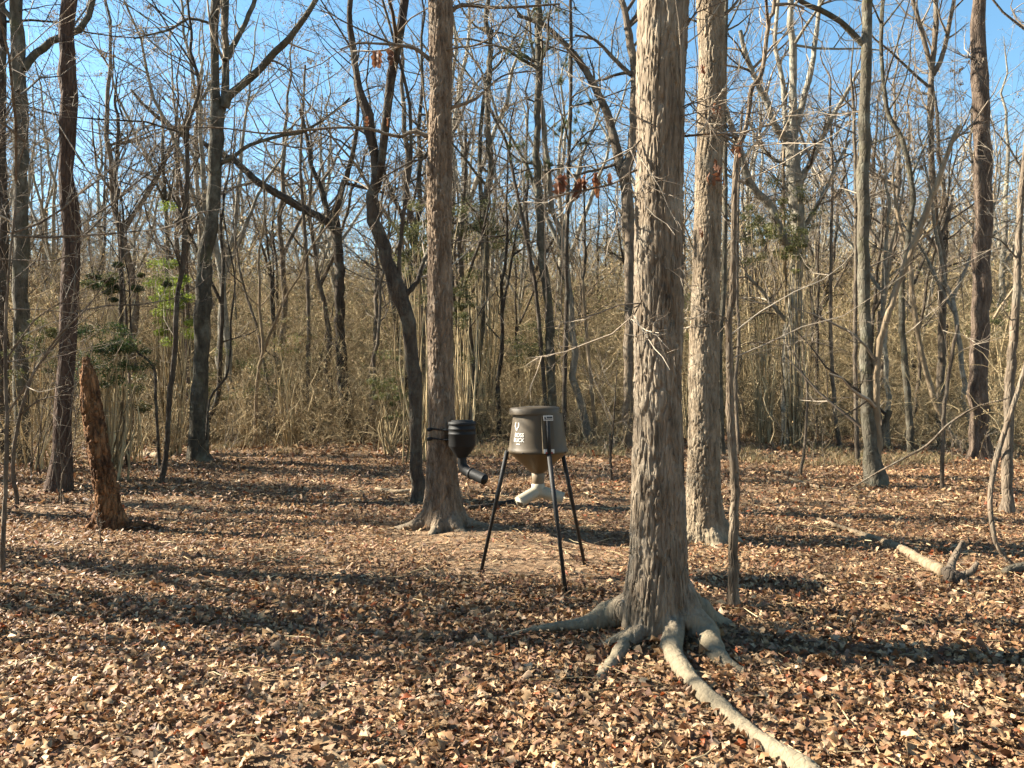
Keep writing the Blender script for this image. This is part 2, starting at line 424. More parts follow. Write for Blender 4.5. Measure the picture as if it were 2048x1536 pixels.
# ------------------------------------------------------------------ near trees with carved bark
def remesh(tubes, voxel, iters):
    V, Fs, _ = tubes.data()
    o = mk('tmp', V, Fs)
    md = o.modifiers.new('r', 'REMESH'); md.mode = 'VOXEL'; md.voxel_size = voxel
    sm = o.modifiers.new('s', 'SMOOTH'); sm.factor = .5; sm.iterations = iters
    dg = bpy.context.evaluated_depsgraph_get(); me = bpy.data.meshes.new_from_object(o.evaluated_get(dg))
    old = o.data; bpy.data.objects.remove(o); bpy.data.meshes.remove(old)
    n = len(me.vertices); co = np.empty(n * 3, np.float32); me.vertices.foreach_get('co', co)
    no = np.empty(n * 3, np.float32); me.vertex_normals.foreach_get('vector', no)
    return me, co.reshape(-1, 3).astype(float), no.reshape(-1, 3).astype(float)

def carve(me, co, no, axis_pts, axis_r, off, cell=(.032, .17), amp=.011, rooty=.1):
    """push the surface in and out: bark plates along the stem, softer on the roots"""
    zz = axis_pts[:, 2]
    ax = np.interp(co[:, 2], zz, axis_pts[:, 0]); ay = np.interp(co[:, 2], zz, axis_pts[:, 1]); r = np.interp(co[:, 2], zz, axis_r)
    dx, dy = co[:, 0] - ax, co[:, 1] - ay; rho = np.hypot(dx, dy); th = np.arctan2(dy, dx)
    stem = np.clip(1.6 - rho / np.maximum(r, .01) * .75, 0, 1)
    # use 3d position so that the pattern has no seam; plates long in z
    cx, cy = np.cos(th), np.sin(th)
    w = .35 * fbm(co[:, 0] * 9, co[:, 1] * 9, co[:, 2] * 3, 2)
    per = np.maximum(np.round(2 * math.pi * r.mean() / cell[0]), 8)
    u = (th / (2 * math.pi) + .5) * per; v = co[:, 2] / cell[1]
    f1, f2, cid = worley(u + w, v + .6 * w)
    g1, g2, gid = worley(u * .62 + 1.2 * w + 13, v * .45 + .5 * w + 7)
    pm = np.clip(.5 + 1.6 * vnoise(co[:, 0] * 2.2, co[:, 1] * 2.2, co[:, 2] * .9 + 31), 0, 1)
    fb, fb2, _ = worley((u + w) * 2.1 + 40, (v + w) * 2.3)
    e = np.clip((f2 - f1) / .24, 0, 1); e2 = np.clip((fb2 - fb) / .35, 0, 1)
    e = e * e * (3 - 2 * e); ge = np.clip((g2 - g1) / .16, 0, 1)
    e = e * (1 - pm) + ge * pm; cid = cid * (1 - pm) + gid * pm
    big = fbm(co[:, 0] * 3.2, co[:, 1] * 3.2, co[:, 2] * 1.3, 2)
    d = amp * (e * (.6 + .8 * cid) + .35 * e2 - .7) * (rooty + (1 - rooty) * stem) + (.012 + .006 * (1 - stem)) * big + .003 * fbm(co[:, 0] * 40, co[:, 1] * 40, co[:, 2] * 22, 2)
    co = co + no * d[:, None] - np.asarray(off)
    at = me.attributes.new('rootness', 'FLOAT', 'POINT'); at.data.foreach_set('value', np.clip((1 - stem) * 1.3 + .9 * np.clip(.35 - co[:, 2] - .2 * big, 0, .5), 0, 1).astype(np.float32))
    me.vertices.foreach_set('co', co.astype(np.float32).ravel()); me.update()
    for p in (me,): p.polygons.foreach_set('use_smooth', np.ones(len(p.polygons), bool))

def px_line(pts, d, drift=0.0, seed=0, hook=None):
    """pixel polyline (x, y, width) at distance d -> points, radii; the far end drifts in depth"""
    out, rr = [], []; L = 0; prev = None
    for (x, y, w) in pts:
        if prev is not None: L += math.hypot(x - prev[0], y - prev[1]) / F * d
        dd = d + drift * L
        out.append(P(x, y, dd)); rr.append(w * .5 / F * dd); prev = (x, y)
    return np.array(out), np.array(rr)

def crown(tb, T, trunkP, trunkR, t0, n1=12, n2=5, n3=5, n4=4, len1=(2.2, 4.5), up=.06, lv=4, rng=R0):
    """limbs off a trunk polyline and everything finer, into Tubes tb (thick) and T (twigs)"""
    a, ra = grow(trunkP, trunkR, n1, t0, .99, 58, 1, .55, 7, .16, up, .012, labs=len1, rng=rng)
    tb.add(a, ra, 5)
    b, rb = grow(a, ra, n2, .2, 1, 46, .5, .6, 6, .2, .02, .006, rng=rng); T.add(b, rb, 4)
    sub = [(a, ra), (b, rb)]
    c, rc = grow(b, rb, n3, .15, 1, 40, .45, .6, 4, .2, .04, .0035, rng=rng); T.add(c, rc, 3)
    if lv > 3:
        e, re = grow(c, rc, n4, .1, 1, 38, .55, .7, 3, .22, .03, .0026, rng=rng); T.add(e, re, 3)
    return sub

def limb_twigs(T, Ls, n1=5, n2=5, n3=4, labs=(.5, 1.6), rng=R0, up=.05, fine=1.0):
    for Pl, Rl in Ls:
        b, rb = grow(Pl, Rl, n1, .15, 1, 48, 1, .55, 6, .16, up, .005 * fine, labs=labs, rng=rng); T.add(b, rb, 4)
        c, rc = grow(b, rb, n2, .15, 1, 42, .5, .6, 4, .2, .03, .0032 * fine, rng=rng); T.add(c, rc, 3)
        if n3:
            e, re = grow(c, rc, n3, .1, 1, 40, .6, .7, 3, .22, .02, .0024 * fine, rng=rng); T.add(e, re, 3)

SPLINTERS = [[(170, 735), (166, 714), 6], [(174, 735), (175, 712), 7], [(180, 752), (185, 730), 6], [(188, 782), (193, 762), 5]]
def near_tree(name, label, d, base, stem, roots, top, mat, voxel, amp, cell, limbs=(), seed=0, rooty=.1, ncrown=14, group=None, dead_top=False):
    rng = np.random.default_rng(seed)
    off = np.array([*P(base[0], base[1], d)[:2], 0.0])
    e = empty(name, off, label=label, cat='tree', group=group)
    sp, sr = px_line(stem, d)
    n = 60
    pts = spline(np.hstack([sp, sr[:, None]]), n)
    body, br = pts[:, :3], pts[:, 3]
    order = np.argsort(body[:, 2]); body, br = body[order], br[order]
    tb = Tubes(); tb.add(body, br, 40, cap=True)
    for rt in roots:
        q = spline(np.array(rt), 18)
        for j in range(0, 18): ROOTS.append((q[j, 0], q[j, 1], q[j, 3] * .8))
        q[3:, :2] += rng.normal(0, .06, (15, 2)) * q[3:, 3:4]; q[2:, 3] *= rng.uniform(.93, 1.06, 16)
        tb.add(q[:, :3], q[:, 3], 14, cap=True)
    if dead_top:
        for a_, b_, w_ in SPLINTERS: tb.add(np.array([P(*a_, d), P((a_[0] + b_[0]) / 2, (a_[1] + b_[1]) / 2, d), P(*b_, d)]), np.array([w_, w_ * .7, 1.5]) * .8 / F * d, 8, cap=True)
    me, co, no = remesh(tb, voxel, 6 if not dead_top else 2)
    carve(me, co, no, body, br, off, cell, amp, rooty)
    me.materials.append(mat)
    o = bpy.data.objects.new('trunk', me); C.objects.link(o); o.parent = e
    # above the picture: the stem goes on into the crown
    zt = body[-1, 2]; up = np.array([[0, 0, 0], [.02, .03, .3], [.1, -.1, .62], [-.05, .1, 1.0]]) * np.array([1, 1, top - zt])
    up = up + body[-1]; ur = br[-1] * np.array([.98, .85, .5, .15])
    if not dead_top:
        uq = spline(np.hstack([up - [0, 0, .05], ur[:, None]]), 14)
        Tubes().add(uq[:, :3], uq[:, 3], 14).build('upper_trunk', mat, e, off, .1)
        lb, tw = Tubes(), Tubes()
        crown(lb, tw, uq[:, :3], uq[:, 3], .45, ncrown // 2, 3, 3, 2, (1.8, 4.0), up=.12, rng=rng)
        lb.build('crown_limbs', M['brown'], e, off); tw.build('crown_twigs', M['twig'], e, off)
    Ls = []
    for pl, dr in limbs:
        lp_, lr_ = px_line(pl, d, dr); q = spline(np.hstack([lp_, lr_[:, None]]), max(8, 3 * len(pl)))
        Tubes().add(q[:, :3], q[:, 3], 8).build('limb', M['brown'], e, off, .12); Ls.append((q[:, :3], q[:, 3]))
    if Ls:
        tw = Tubes(); limb_twigs(tw, Ls, 6, 4, 2, (.25, .9), rng); tw.build('twigs', M['twig'], e, off)
    return e, off, Ls

def rp(x, y, w, z=.0):          # a root point lying on the ground at a photo pixel
    g = G(x, y); r = w * .5 / F * g[1]
    return [g[0], g[1], float(gz(g[0], g[1])) + z + .024, r]

# the big oak right of the feeder
d1 = 4.80
stem1 = [(1327, -120, 89), (1327, 0, 90), (1323, 140, 91), (1321, 300, 92), (1317, 500, 93), (1316, 700, 93), (1316, 850, 95), (1316, 1000, 105), (1316, 1105, 111), (1314, 1174, 119), (1312, 1225, 126), (1314, 1290, 130), (1316, 1340, 130)]
roots1 = [
    [[.88, 4.82, .42, .09], [.80, 4.82, .24, .085], rp(1215, 1262, 52, .05), rp(1175, 1270, 38, .03), rp(1120, 1272, 30, .022), rp(1060, 1278, 24, .016), rp(1010, 1288, 17, .004), rp(950, 1296, 10, -.02)],
    [[.88, 4.76, .26, .08], [.82, 4.72, .10, .06], rp(1225, 1300, 24, -.01), rp(1200, 1306, 12, -.05)],
    [[.89, 4.70, .14, .06], rp(1256, 1303, 28, .01), rp(1230, 1332, 21, .0), rp(1197, 1366, 15, -.01), rp(1168, 1392, 9, -.03)],
    [[.96, 4.76, .26, .08], [.975, 4.63, .13, .065], rp(1343, 1322, 38, .02), rp(1362, 1352, 36, .015), rp(1388, 1382, 35, .012), rp(1420, 1414, 39, .01), rp(1452, 1440, 40, .012), rp(1490, 1474, 43, .012), rp(1530, 1498, 42, .01), rp(1575, 1528, 45, .005), rp(1640, 1570, 42, -.01), rp(1760, 1640, 30, -.06)],
    [[1.02, 4.78, .34, .09], [1.08, 4.70, .18, .085], rp(1408, 1296, 48, .03), rp(1430, 1322, 40, .0), rp(1462, 1338, 26, -.02), rp(1520, 1352, 14, -.05)],
    [[1.05, 4.86, .28, .08], rp(1420, 1262, 40, .03), rp(1465, 1252, 20, -.03)],
    [[.95, 4.95, .25, .09], [.85, 5.25, .03, .06], [.75, 5.6, -.03, .03]],
]
oak, oak_off, oakL = near_tree('oak_tree', 'large pale oak in the foreground with spreading surface roots, right of the feeder', d1, (1316, 1285), stem1, roots1, 17, M['oak'], .008, .015, (.032, .24), seed=1,
    limbs=[([(1374, 34, 5), (1364, 120, 5), (1353, 160, 5), (1336, 205, 5), (1326, 249, 6)][::-1], -.1),
           ([(1285, 335, 5), (1262, 345, 5), (1230, 366, 4), (1190, 376, 4), (1150, 383, 3), (1122, 368, 3)], .1),
           ([(1330, 262, 6), (1362, 272, 5), (1395, 270, 4), (1440, 268, 3), (1470, 300, 2)], -.2),
           ([(1330, 262, 5), (1300, 262, 4), (1262, 300, 3), (1225, 330, 2)], -.3),
           ([(1328, 255, 4), (1350, 225, 3), (1385, 205, 2), (1420, 215, 2)], -.4),
           ([(1326, 470, 5), (1300, 540, 5), (1288, 590, 4), (1262, 640, 3)], -.25)])

def hang_leaves(parent, off, spots, d, seed):
    rng = np.random.default_rng(seed)
    for (x, y, h) in spots:
        v, t = leaf_proto(rng, 6); ln = h / F * d
        v = v * np.array([1, .7, 1.1]); v = np.stack([v[:, 1], v[:, 2], -(v[:, 0] + .5)], -1) * ln
        a = rng.uniform(0, 6.28); c, s = math.cos(a), math.sin(a); v = np.stack([v[:, 0] * c - v[:, 1] * s, v[:, 0] * s + v[:, 1] * c, v[:, 2]], -1)
        o = mk('dead_leaf', v, [t], M['hleaf'], parent, smooth=False); o.location = P(x, y, d) - off
# the limb that carries the hanging leaves is the second one
hl = [(1116, 352, 38), (1122, 350, 42), (1128, 348, 36), (1153, 362, 36), (1160, 356, 34), (1167, 352, 28), (1173, 350, 30), (1190, 345, 30), (1193, 362, 34), (1196, 344, 24), (1219, 345, 24), (1222, 350, 20)]
olimb = [o for o in oak.children if o.name.startswith('limb')][1]
hang_leaves(olimb, oak_off, hl, d1 + .05, 3)

d2 = 7.76
stem2 = [(1421, -120, 53), (1421, 0, 54), (1424, 170, 51), (1417, 340, 53), (1413, 510, 53), (1409, 700, 56), (1408, 840, 57), (1406, 960, 64), (1407, 1020, 72), (1411, 1070, 86), (1412, 1100, 92)]
cx2 = (1410 - 1024) / F * d2
roots2 = [[[cx2 + .08, d2, .2, .12], [cx2 + .24, d2 - .05, .03, .08], [cx2 + .38, d2 - .1, -.04, .04]],
          [[cx2 - .08, d2, .18, .12], [cx2 - .2, d2 - .08, .02, .08], [cx2 - .32, d2 - .12, -.05, .03]],
          [[cx2, d2 - .05, .2, .12], [cx2 + .05, d2 - .22, .02, .08], [cx2 + .1, d2 - .36, -.06, .04]]]
oak2, off2, L2 = near_tree('oak_tree', 'straight pale oak standing just behind and right of the foreground oak', d2, (1410, 1085), stem2, roots2, 18, M['oak2'], .0105, .014, (.032, .12), seed=2,
    limbs=[([(1446, 30, 8), (1462, 18, 6), (1480, -5, 5)], -.2), ([(1432, 250, 5), (1450, 268, 5), (1478, 275, 5)], -.1),
           ([(1440, 700, 4), (1420, 655, 3), (1398, 655, 3)], -.5)])
hang_leaves(oak2, off2, [(1434, 205, 24), (1440, 212, 22), (1404, 128, 18), (1410, 132, 16), (1430, 318, 24), (1436, 330, 24), (1420, 345, 24), (1444, 335, 28), (1450, 350, 22), (1428, 352, 20), (1398, 455, 16), (1404, 462, 14)], d2 - .22, 5)

d3 = 8.70
stem3 = [(882, -120, 46), (882, 0, 46), (880, 170, 42), (879, 340, 45), (880, 510, 45), (881, 700, 47), (883, 850, 50), (883, 950, 60), (886, 1000, 74), (887, 1040, 92), (887, 1065, 98)]
cx3 = (886 - 1024) / F * d3
roots3 = [[[cx3 - .06, d3, .25, .12], [cx3 - .22, d3 - .1, .05, .08], [cx3 - .42, d3 - .15, -.01, .05], [cx3 - .65, d3 - .1, -.05, .03]],
          [[cx3 + .08, d3, .25, .12], [cx3 + .24, d3 - .05, .05, .08], [cx3 + .42, d3 - .05, .0, .05], [cx3 + .7, d3 + .05, -.05, .03]],
          [[cx3 - .02, d3 - .06, .2, .10], [cx3 - .04, d3 - .26, .03, .07], [cx3 - .1, d3 - .45, -.05, .04]],
          [[cx3 + .06, d3 - .08, .2, .1], [cx3 + .16, d3 - .24, .02, .07], [cx3 + .3, d3 - .36, -.05, .03]]]
oak3, off3, L3 = near_tree('oak_tree', 'rough barked oak with the black feeder strapped to it', d3, (886, 1048), stem3, roots3, 19, M['oak3'], .0105, .018, (.034, .17), seed=3,
    limbs=[([(868, 128, 12), (844, 106, 9), (827, 96, 8), (793, 90, 6), (752, 87, 5), (714, 87, 4), (680, 99, 3)], -.15),
           ([(827, 96, 5), (793, 90, 5), (748, 72, 4), (680, 39, 3), (640, 10, 2)], .1),
           ([(866, 275, 10), (853, 272, 9), (827, 261, 8), (806, 273, 7), (769, 267, 6), (741, 258, 6), (680, 255, 5), (615, 260, 5), (533, 267, 4), (444, 256, 3), (342, 253, 2)], .05),
           ([(870, 300, 9), (858, 304, 8), (844, 320, 5), (823, 323, 4), (759, 359, 3)], -.3),
           ([(893, 36, 10), (904, 22, 9), (923, 10, 8), (988, 15, 7), (1035, 14, 5), (1120, 8, 4)], .1),
           ([(890, 218, 9), (902, 215, 8), (926, 208, 7), (953, 197, 6), (970, 181, 5), (1010, 150, 4), (1090, 140, 2)], -.1),
           ([(872, 125, 5), (892, 102, 5), (916, 95, 5), (953, 90, 4), (990, 70, 3), (1010, 30, 2)], -.5)])
hang_leaves(oak3, off3, [(750, 103, 34), (757, 100, 36), (778, 98, 34), (784, 102, 30), (735, 232, 22), (775, 235, 18)], d3 - .3, 7)

# the leaning rotten stump
d8 = depth(1052)
stem8 = [(172, 728, 12), (175, 744, 24), (178, 768, 31), (187, 840, 33), (198, 900, 34), (213, 975, 40), (219, 1020, 46), (222, 1050, 56), (222, 1068, 60)]
c8 = (220 - 1024) / F * d8
roots8 = [[[c8 - .05, d8, .15, .1], [c8 - .17, d8 - .05, .01, .05], [c8 - .3, d8 - .08, -.05, .03]],
          [[c8 + .05, d8, .15, .1], [c8 + .2, d8, .02, .05], [c8 + .38, d8 - .02, .02, .04], [c8 + .6, d8, -.04, .03]]]
near_tree('dead_stump', 'broken rotten orange brown snag leaning left, no crown', d8, (220, 1052), stem8, roots8, 3, M['rot'], .011, .022, (.06, .16), seed=8, dead_top=True, rooty=.4)

# ------------------------------------------------------------------ traced trees further back
def tree(label, yb, trunk, limbs=(), top=15, mat='brown', tw=(4, 4, 3), low=6, ncrown=8, seed=0, d=None, broken=False, name='tree', drift=0.0, twm='twig', sides=12, limb_labs=(.6, 2.0), fine=1.0, lean_up=(0, 0)):
    d = d or depth(yb); rng = np.random.default_rng(seed + 100)
    tp, tr = px_line(trunk, d, drift)
    b = tp[0].copy(); g = float(gz(b[0], b[1]))
    off = np.array([b[0], b[1], g])
    # root flare under the first traced point
    tp = np.vstack([[b[0], b[1], g - .12], [b[0], b[1], g + .02], tp[0:1] + [0, 0, max(.12, g + .1 - tp[0, 2])], tp[1:]]); tr = np.concatenate([[tr[0] * 1.25, tr[0] * 1.15, tr[0]], tr[1:]])
    e = empty(name, off, label=label, cat='tree')
    nin = max(14, 4 * len(tp))
    end = tp[-1]
    if not broken and end[2] < top:
        dirv = nrm(tp[-1] - tp[-2]); h = top - end[2]
        k = np.array([.3, .65, 1.0])[:, None]
        ext = end + k * h * (np.array([dirv[0] * .5 + lean_up[0], dirv[1] * .5 + lean_up[1], 1.0])) + rng.normal(0, .05 * h, (3, 3)) * [1, 1, 0]
        tp = np.vstack([tp, ext]); tr = np.concatenate([tr, tr[-1] * np.array([.75, .45, .12])]); nin += 12
    q = spline(np.hstack([tp, tr[:, None]]), nin); q[:, :2] += (rng.normal(0, .12, (nin, 2)) * q[:, 3:4]); q[:, 3] *= rng.uniform(.94, 1.07, nin)
    Tubes().add(q[:, :3], q[:, 3], sides, cap=broken).build('trunk', M[mat], e, off, .12)
    Ls = []
    for lm in limbs:
        lm, dr, lmat = ((*lm, mat)[:3] if isinstance(lm, tuple) and isinstance(lm[0], list) else (lm, rng.uniform(-.25, .25), mat))
        lp_, lr_ = px_line(lm, d, dr)
        x, y, _w = lm[-1]
        if (y <= 4 or x <= 2 or x >= 2044):
            dv = nrm(lp_[-1] - lp_[-2]); h = rng.uniform(2, 4)
            lp_ = np.vstack([lp_, lp_[-1] + h * .5 * (dv + [0, 0, .2]), lp_[-1] + h * (dv + [0, 0, .3])]); lr_ = np.concatenate([lr_, lr_[-1] * np.array([.6, .15])])
        ql = spline(np.hstack([lp_, lr_[:, None]]), max(8, 4 * len(lm))); ql[1:, :3] += rng.normal(0, .12, (len(ql) - 1, 3)) * ql[1:, 3:4]
        Tubes().add(ql[:, :3], ql[:, 3], 8).build('limb', M[lmat], e, off, .12); Ls.append((ql[:, :3], ql[:, 3]))
    lb, T = Tubes(), Tubes()
    if Ls: limb_twigs(T, Ls, tw[0] * 1.6, tw[1], tw[2], limb_labs, rng, fine=fine)
    if low:
        a, ra = grow(q[:, :3], q[:, 3], low, .2, .75 if not broken else .95, 62, 1, .16, 6, .16, .05, .005, labs=(.5, 1.8), rng=rng); T.add(a, ra, 4)
        c, rc = grow(a, ra, tw[1], .15, 1, 42, .5, .6, 4, .2, .03, .0032 * fine, rng=rng); T.add(c, rc, 3)
        if tw[2]:
            c2, rc2 = grow(c, rc, tw[2], .1, 1, 40, .6, .7, 3, .22, .02, .0026 * fine, rng=rng); T.add(c2, rc2, 3)
    if ncrown and not broken:
        crown(lb, T, q[:, :3], q[:, 3], .55, ncrown, 4, 4, 3, (1.2, 3.6), rng=rng)
        lb.build('crown_limbs', M[mat], e, off)
    T.build('twigs', M[twm], e, off)
    return e, off, q, Ls

def W(pts, w0, w1):    # widths along a list of (x, y)
    n = len(pts); return [(x, y, w0 + (w1 - w0) * i / (n - 1)) for i, (x, y) in enumerate(pts)]

t4 = tree('curving dark two stemmed tree just left of the oak with the black feeder', 1003,
     [(838, 1003, 32), (832, 930, 27), (831, 850, 25), (826, 740, 27), (817, 650, 27), (800, 590, 34), (785, 545, 27), (770, 510, 27), (750, 445, 26), (744, 400, 26), (752, 340, 17), (736, 240, 22), (716, 170, 14), (706, 100, 12), (700, 0, 12)],
     [[(752, 380, 20), (765, 310, 17), (776, 200, 18), (794, 100, 17), (808, 0, 17)], W([(800, 592), (799, 510), (807, 430), (819, 340), (822, 290), (818, 200), (801, 130), (774, 30), (765, 0)], 9, 5),
      W([(812, 590), (835, 560), (848, 520), (870, 490), (905, 480)], 12, 4)], top=14, mat='dark', seed=4, d=10.4)
t5 = tree('tall grey forked tree with a big limb rising right, left of centre', 925,
     [(400, 925, 46), (400, 840, 34), (403, 700, 31), (406, 600, 31), (412, 500, 27), (425, 445, 27), (431, 340, 25), (433, 270, 27), (432, 170, 17), (428, 70, 17), (430, 0, 18)],
     [[(438, 260, 18), (449, 200, 17), (453, 130, 15), (449, 60, 14), (450, 0, 15)], W([(450, 215), (458, 192), (478, 174), (512, 147), (547, 106), (581, 75), (615, 27), (632, 0)], 18, 11),
      W([(452, 122), (458, 106), (478, 72), (492, 44), (509, 0)], 12, 9), W([(424, 50), (413, 44), (376, 38), (342, 58), (297, 70), (267, 77)], 7, 3),
      W([(436, 330), (460, 318), (500, 290), (560, 272), (610, 262), (680, 215), (700, 195)], 9, 4)], top=19, mat='grey', seed=5, ncrown=7)
t6 = tree('tall straight dark pine trunk near the left edge behind the leaning snag', 985,
     [(122, 985, 46), (122, 930, 38), (126, 840, 33), (134, 700, 32), (142, 500, 33), (141, 445, 33), (135, 340, 30), (138, 170, 32), (140, 0, 27)], [], top=20, mat='pine', seed=6, ncrown=6, low=2)
t7 = tree('lichen grey trunk with a right curving limb at the left edge', 930,
     [(46, 930, 32), (45, 900, 28), (42, 700, 28), (42, 510, 28), (40, 340, 26), (40, 170, 26), (33, 60, 23), (32, 0, 22)],
     [W([(48, 138), (56, 126), (85, 96), (123, 73), (157, 58), (174, 38), (185, 0)], 16, 11), W([(30, 45), (14, 25), (-5, 5)], 12, 9)], top=17, mat='grey', seed=7, ncrown=6)
tree('thin crooked dark sapling between the snag and the grey forked tree', 975,
     W([(325, 975), (333, 893), (338, 807), (349, 705), (354, 602), (364, 544), (367, 513), (373, 410), (376, 342), (374, 273), (379, 239), (396, 191), (395, 147), (381, 103), (383, 68), (375, 0)], 12, 5),
     [W([(374, 270), (360, 215), (345, 180), (320, 150)], 4, 2), W([(379, 239), (400, 200), (410, 150)], 4, 2), W([(364, 544), (345, 490), (320, 450)], 4, 2)], top=9, mat='dark', seed=9, sides=8)
tree('slim straight grey trunk beside the bright green bush', 884, W([(330, 884), (331, 720), (332, 600), (335, 500), (331, 410), (325, 300)], 10, 7), [W([(331, 410), (310, 360), (300, 320)], 6, 3), W([(331, 420), (345, 370), (350, 330)], 6, 3)], top=10, mat='grey', seed=10, sides=8)
tree('slim reddish trunk hugging the left side of the grey forked tree', 882, W([(378, 882), (377, 800), (375, 640), (372, 520), (368, 420)], 11, 8), [], top=10, mat='pine2', seed=11, sides=8)
tree('dark tree with long diagonal limb reaching up left across the sky', 852,
     [(695, 852, 26), (690, 790, 24), (681, 671, 20), (678, 500, 19), (672, 455, 20), (668, 430, 16), (680, 393, 13), (698, 335, 11), (712, 273, 8), (716, 200, 6)],
     [W([(672, 462), (650, 441), (581, 403), (513, 362), (478, 328), (441, 308), (413, 290), (342, 253), (297, 219), (262, 180)], 18, 6), W([(670, 450), (656, 425), (642, 376), (622, 328), (615, 280), (600, 220)], 14, 6)], top=12, d=22, mat='dark', seed=12, ncrown=6)
tree('slender pale sapling with dark foot between the forked tree and the curving tree', 880, W([(632, 880), (622, 842), (617, 773), (617, 637), (612, 500), (601, 342), (605, 240), (610, 130)], 11, 4), [W([(614, 505), (640, 470), (655, 430)], 4, 2)], top=9, mat='brown', seed=13, sides=8)
tree('thin bent sapling leaning left in the thicket', 858, W([(550, 858), (536, 773), (523, 705), (512, 647), (492, 589), (478, 534), (470, 470)], 7, 4), [], top=7, d=22, mat='brown', seed=14, sides=6, ncrown=4)
tree('mossy twin tree with vines directly behind the black feeder', 880,
     W([(940, 880), (946, 808), (953, 739), (960, 671), (969, 602), (972, 500), (970, 410), (981, 342), (977, 273), (975, 205), (979, 137), (981, 85), (972, 41), (977, 0)], 18, 9),
     [W([(955, 735), (965, 620), (967, 513), (960, 342), (963, 240), (975, 150), (985, 60)], 11, 6), W([(976, 130), (990, 112), (1010, 100), (1036, 94), (1060, 98)], 6, 2), W([(976, 70), (1000, 65), (1030, 75), (1050, 60)], 5, 2), W([(960, 180), (930, 140), (905, 110)], 5, 3)], top=13, mat='grey', seed=16)
tree('thin broken topped sapling just right of the black feeder oak', 878, W([(952, 878), (950, 745), (946, 705), (933, 602), (919, 500), (926, 427), (931, 342), (931, 246)], 11, 6), [W([(929, 300), (938, 285), (945, 268)], 4, 2)], mat='brown', seed=17, broken=True, sides=8)
t17 = tree('straight slim pine trunk rising above the tripod feeder', 862, W([(1106, 862), (1104, 790), (1099, 671), (1095, 602), (1085, 505), (1078, 410), (1073, 308), (1075, 239), (1078, 154), (1078, 85), (1076, 0)], 18, 13),
     [W([(1072, 205), (1060, 200), (1048, 195)], 4, 3), W([(1078, 330), (1040, 322), (1015, 300), (1000, 290)], 4, 2), W([(1078, 345), (1110, 340), (1150, 318), (1180, 285)], 5, 2), W([(1080, 130), (1050, 110), (1030, 100)], 4, 2), W([(1080, 110), (1120, 85), (1150, 80)], 4, 2)],
     top=16, d=20, mat='grey', seed=18, name='pine_tree', tw=(2, 2, 0), low=0, ncrown=8)
tree('thin sapling leaning left behind the tripod feeder', 862, W([(1094, 862), (1090, 790), (1080, 671), (1070, 568), (1058, 505), (1039, 410), (1025, 342), (1015, 290), (981, 219), (965, 150)], 9, 5), [W([(1020, 300), (1022, 240), (1035, 190)], 4, 2)], top=9, d=20, mat='dark', seed=19, sides=8)
tree('straight thin dark stem right of the slim pine', 866, W([(1127, 866), (1130, 739), (1134, 602), (1133, 510), (1135, 410), (1138, 308), (1141, 239), (1142, 100), (1141, 0)], 10, 6), [W([(1138, 310), (1155, 285), (1180, 262), (1205, 258)], 4, 2)], top=12, d=19, mat='dark', seed=20, sides=8)
tree('pale bleached broken pole in the thicket right of the tripod feeder', 850, W([(1189, 850), (1181, 756), (1172, 654), (1165, 561)], 8, 6), [W([(1166, 565), (1150, 520), (1130, 490)], 4, 2)], mat='pale', seed=21, broken=True, d=20, sides=8, low=3)
tree('dark leaning forked tree half hidden behind the foreground oak', 895,
     [(1254, 895, 22), (1256, 842, 20), (1258, 671, 19), (1259, 510, 20), (1256, 410, 24), (1250, 350, 24), (1262, 300, 18), (1268, 239, 17), (1268, 137, 17), (1254, 51, 14), (1244, 0, 13)],
     [W([(1249, 352), (1240, 325), (1223, 256), (1199, 191), (1169, 137), (1134, 92), (1090, 51), (1035, 31)], 22, 7), W([(1262, 150), (1225, 115), (1190, 80), (1150, 70)], 10, 4), W([(1236, 326), (1210, 335), (1170, 345), (1145, 352), (1138, 335)], 7, 3), W([(1250, 60), (1280, 20), (1290, 0)], 8, 6)], top=15, mat='brown', seed=22, ncrown=10)
tree('stubby dark forked stake of a sapling between feeder and foreground oak', 968, W([(1222, 968), (1221, 920), (1219, 868)], 6, 5), [W([(1222, 905), (1226, 860), (1230, 800), (1234, 740)], 4, 2)], mat='dark', seed=23, broken=True, sides=6, low=4)
tree('slim grey stem tight behind the straight pale oak on its right', 907, W([(1445, 907), (1441, 820), (1440, 671), (1447, 600), (1449, 500), (1450, 342), (1449, 150), (1452, 0)], 12, 9), [], top=13, mat='grey', seed=24, sides=8)
t24 = tree('slender crooked near sapling standing right of the foreground oak', 1222,
     [(1466, 1222, 24), (1467, 1105, 20), (1469, 970, 17), (1460, 840, 16), (1459, 740, 14), (1457, 650, 12), (1464, 600, 13), (1467, 500, 13), (1468, 445, 12), (1472, 340, 12), (1478, 292, 14), (1491, 260, 10), (1498, 222, 9), (1502, 178, 9), (1519, 157, 9), (1529, 120, 8), (1533, 75, 9), (1539, 34, 8), (1550, 0, 9)],
     [W([(1476, 292), (1455, 275), (1430, 262), (1408, 250), (1392, 243)], 7, 3), W([(1464, 640), (1440, 632), (1415, 622), (1380, 640)], 4, 2), W([(1460, 700), (1500, 685), (1560, 690), (1640, 680)], 3, 1)], top=6.5, mat='oak2', seed=25, sides=14, ncrown=5, low=5, limb_labs=(.15, .6), tw=(4, 4, 2), fine=.6)
hang_leaves(t24[0], t24[1], [(1478, 285, 22), (1484, 282, 20), (1470, 290, 20), (1476, 300, 16)], 5.35, 9)
tree('very thin wavy stem right of the crooked near sapling', 910, W([(1478, 910), (1471, 773), (1478, 671), (1474, 560), (1476, 400), (1482, 250)], 8, 5), [], top=8, mat='brown', seed=26, sides=6)
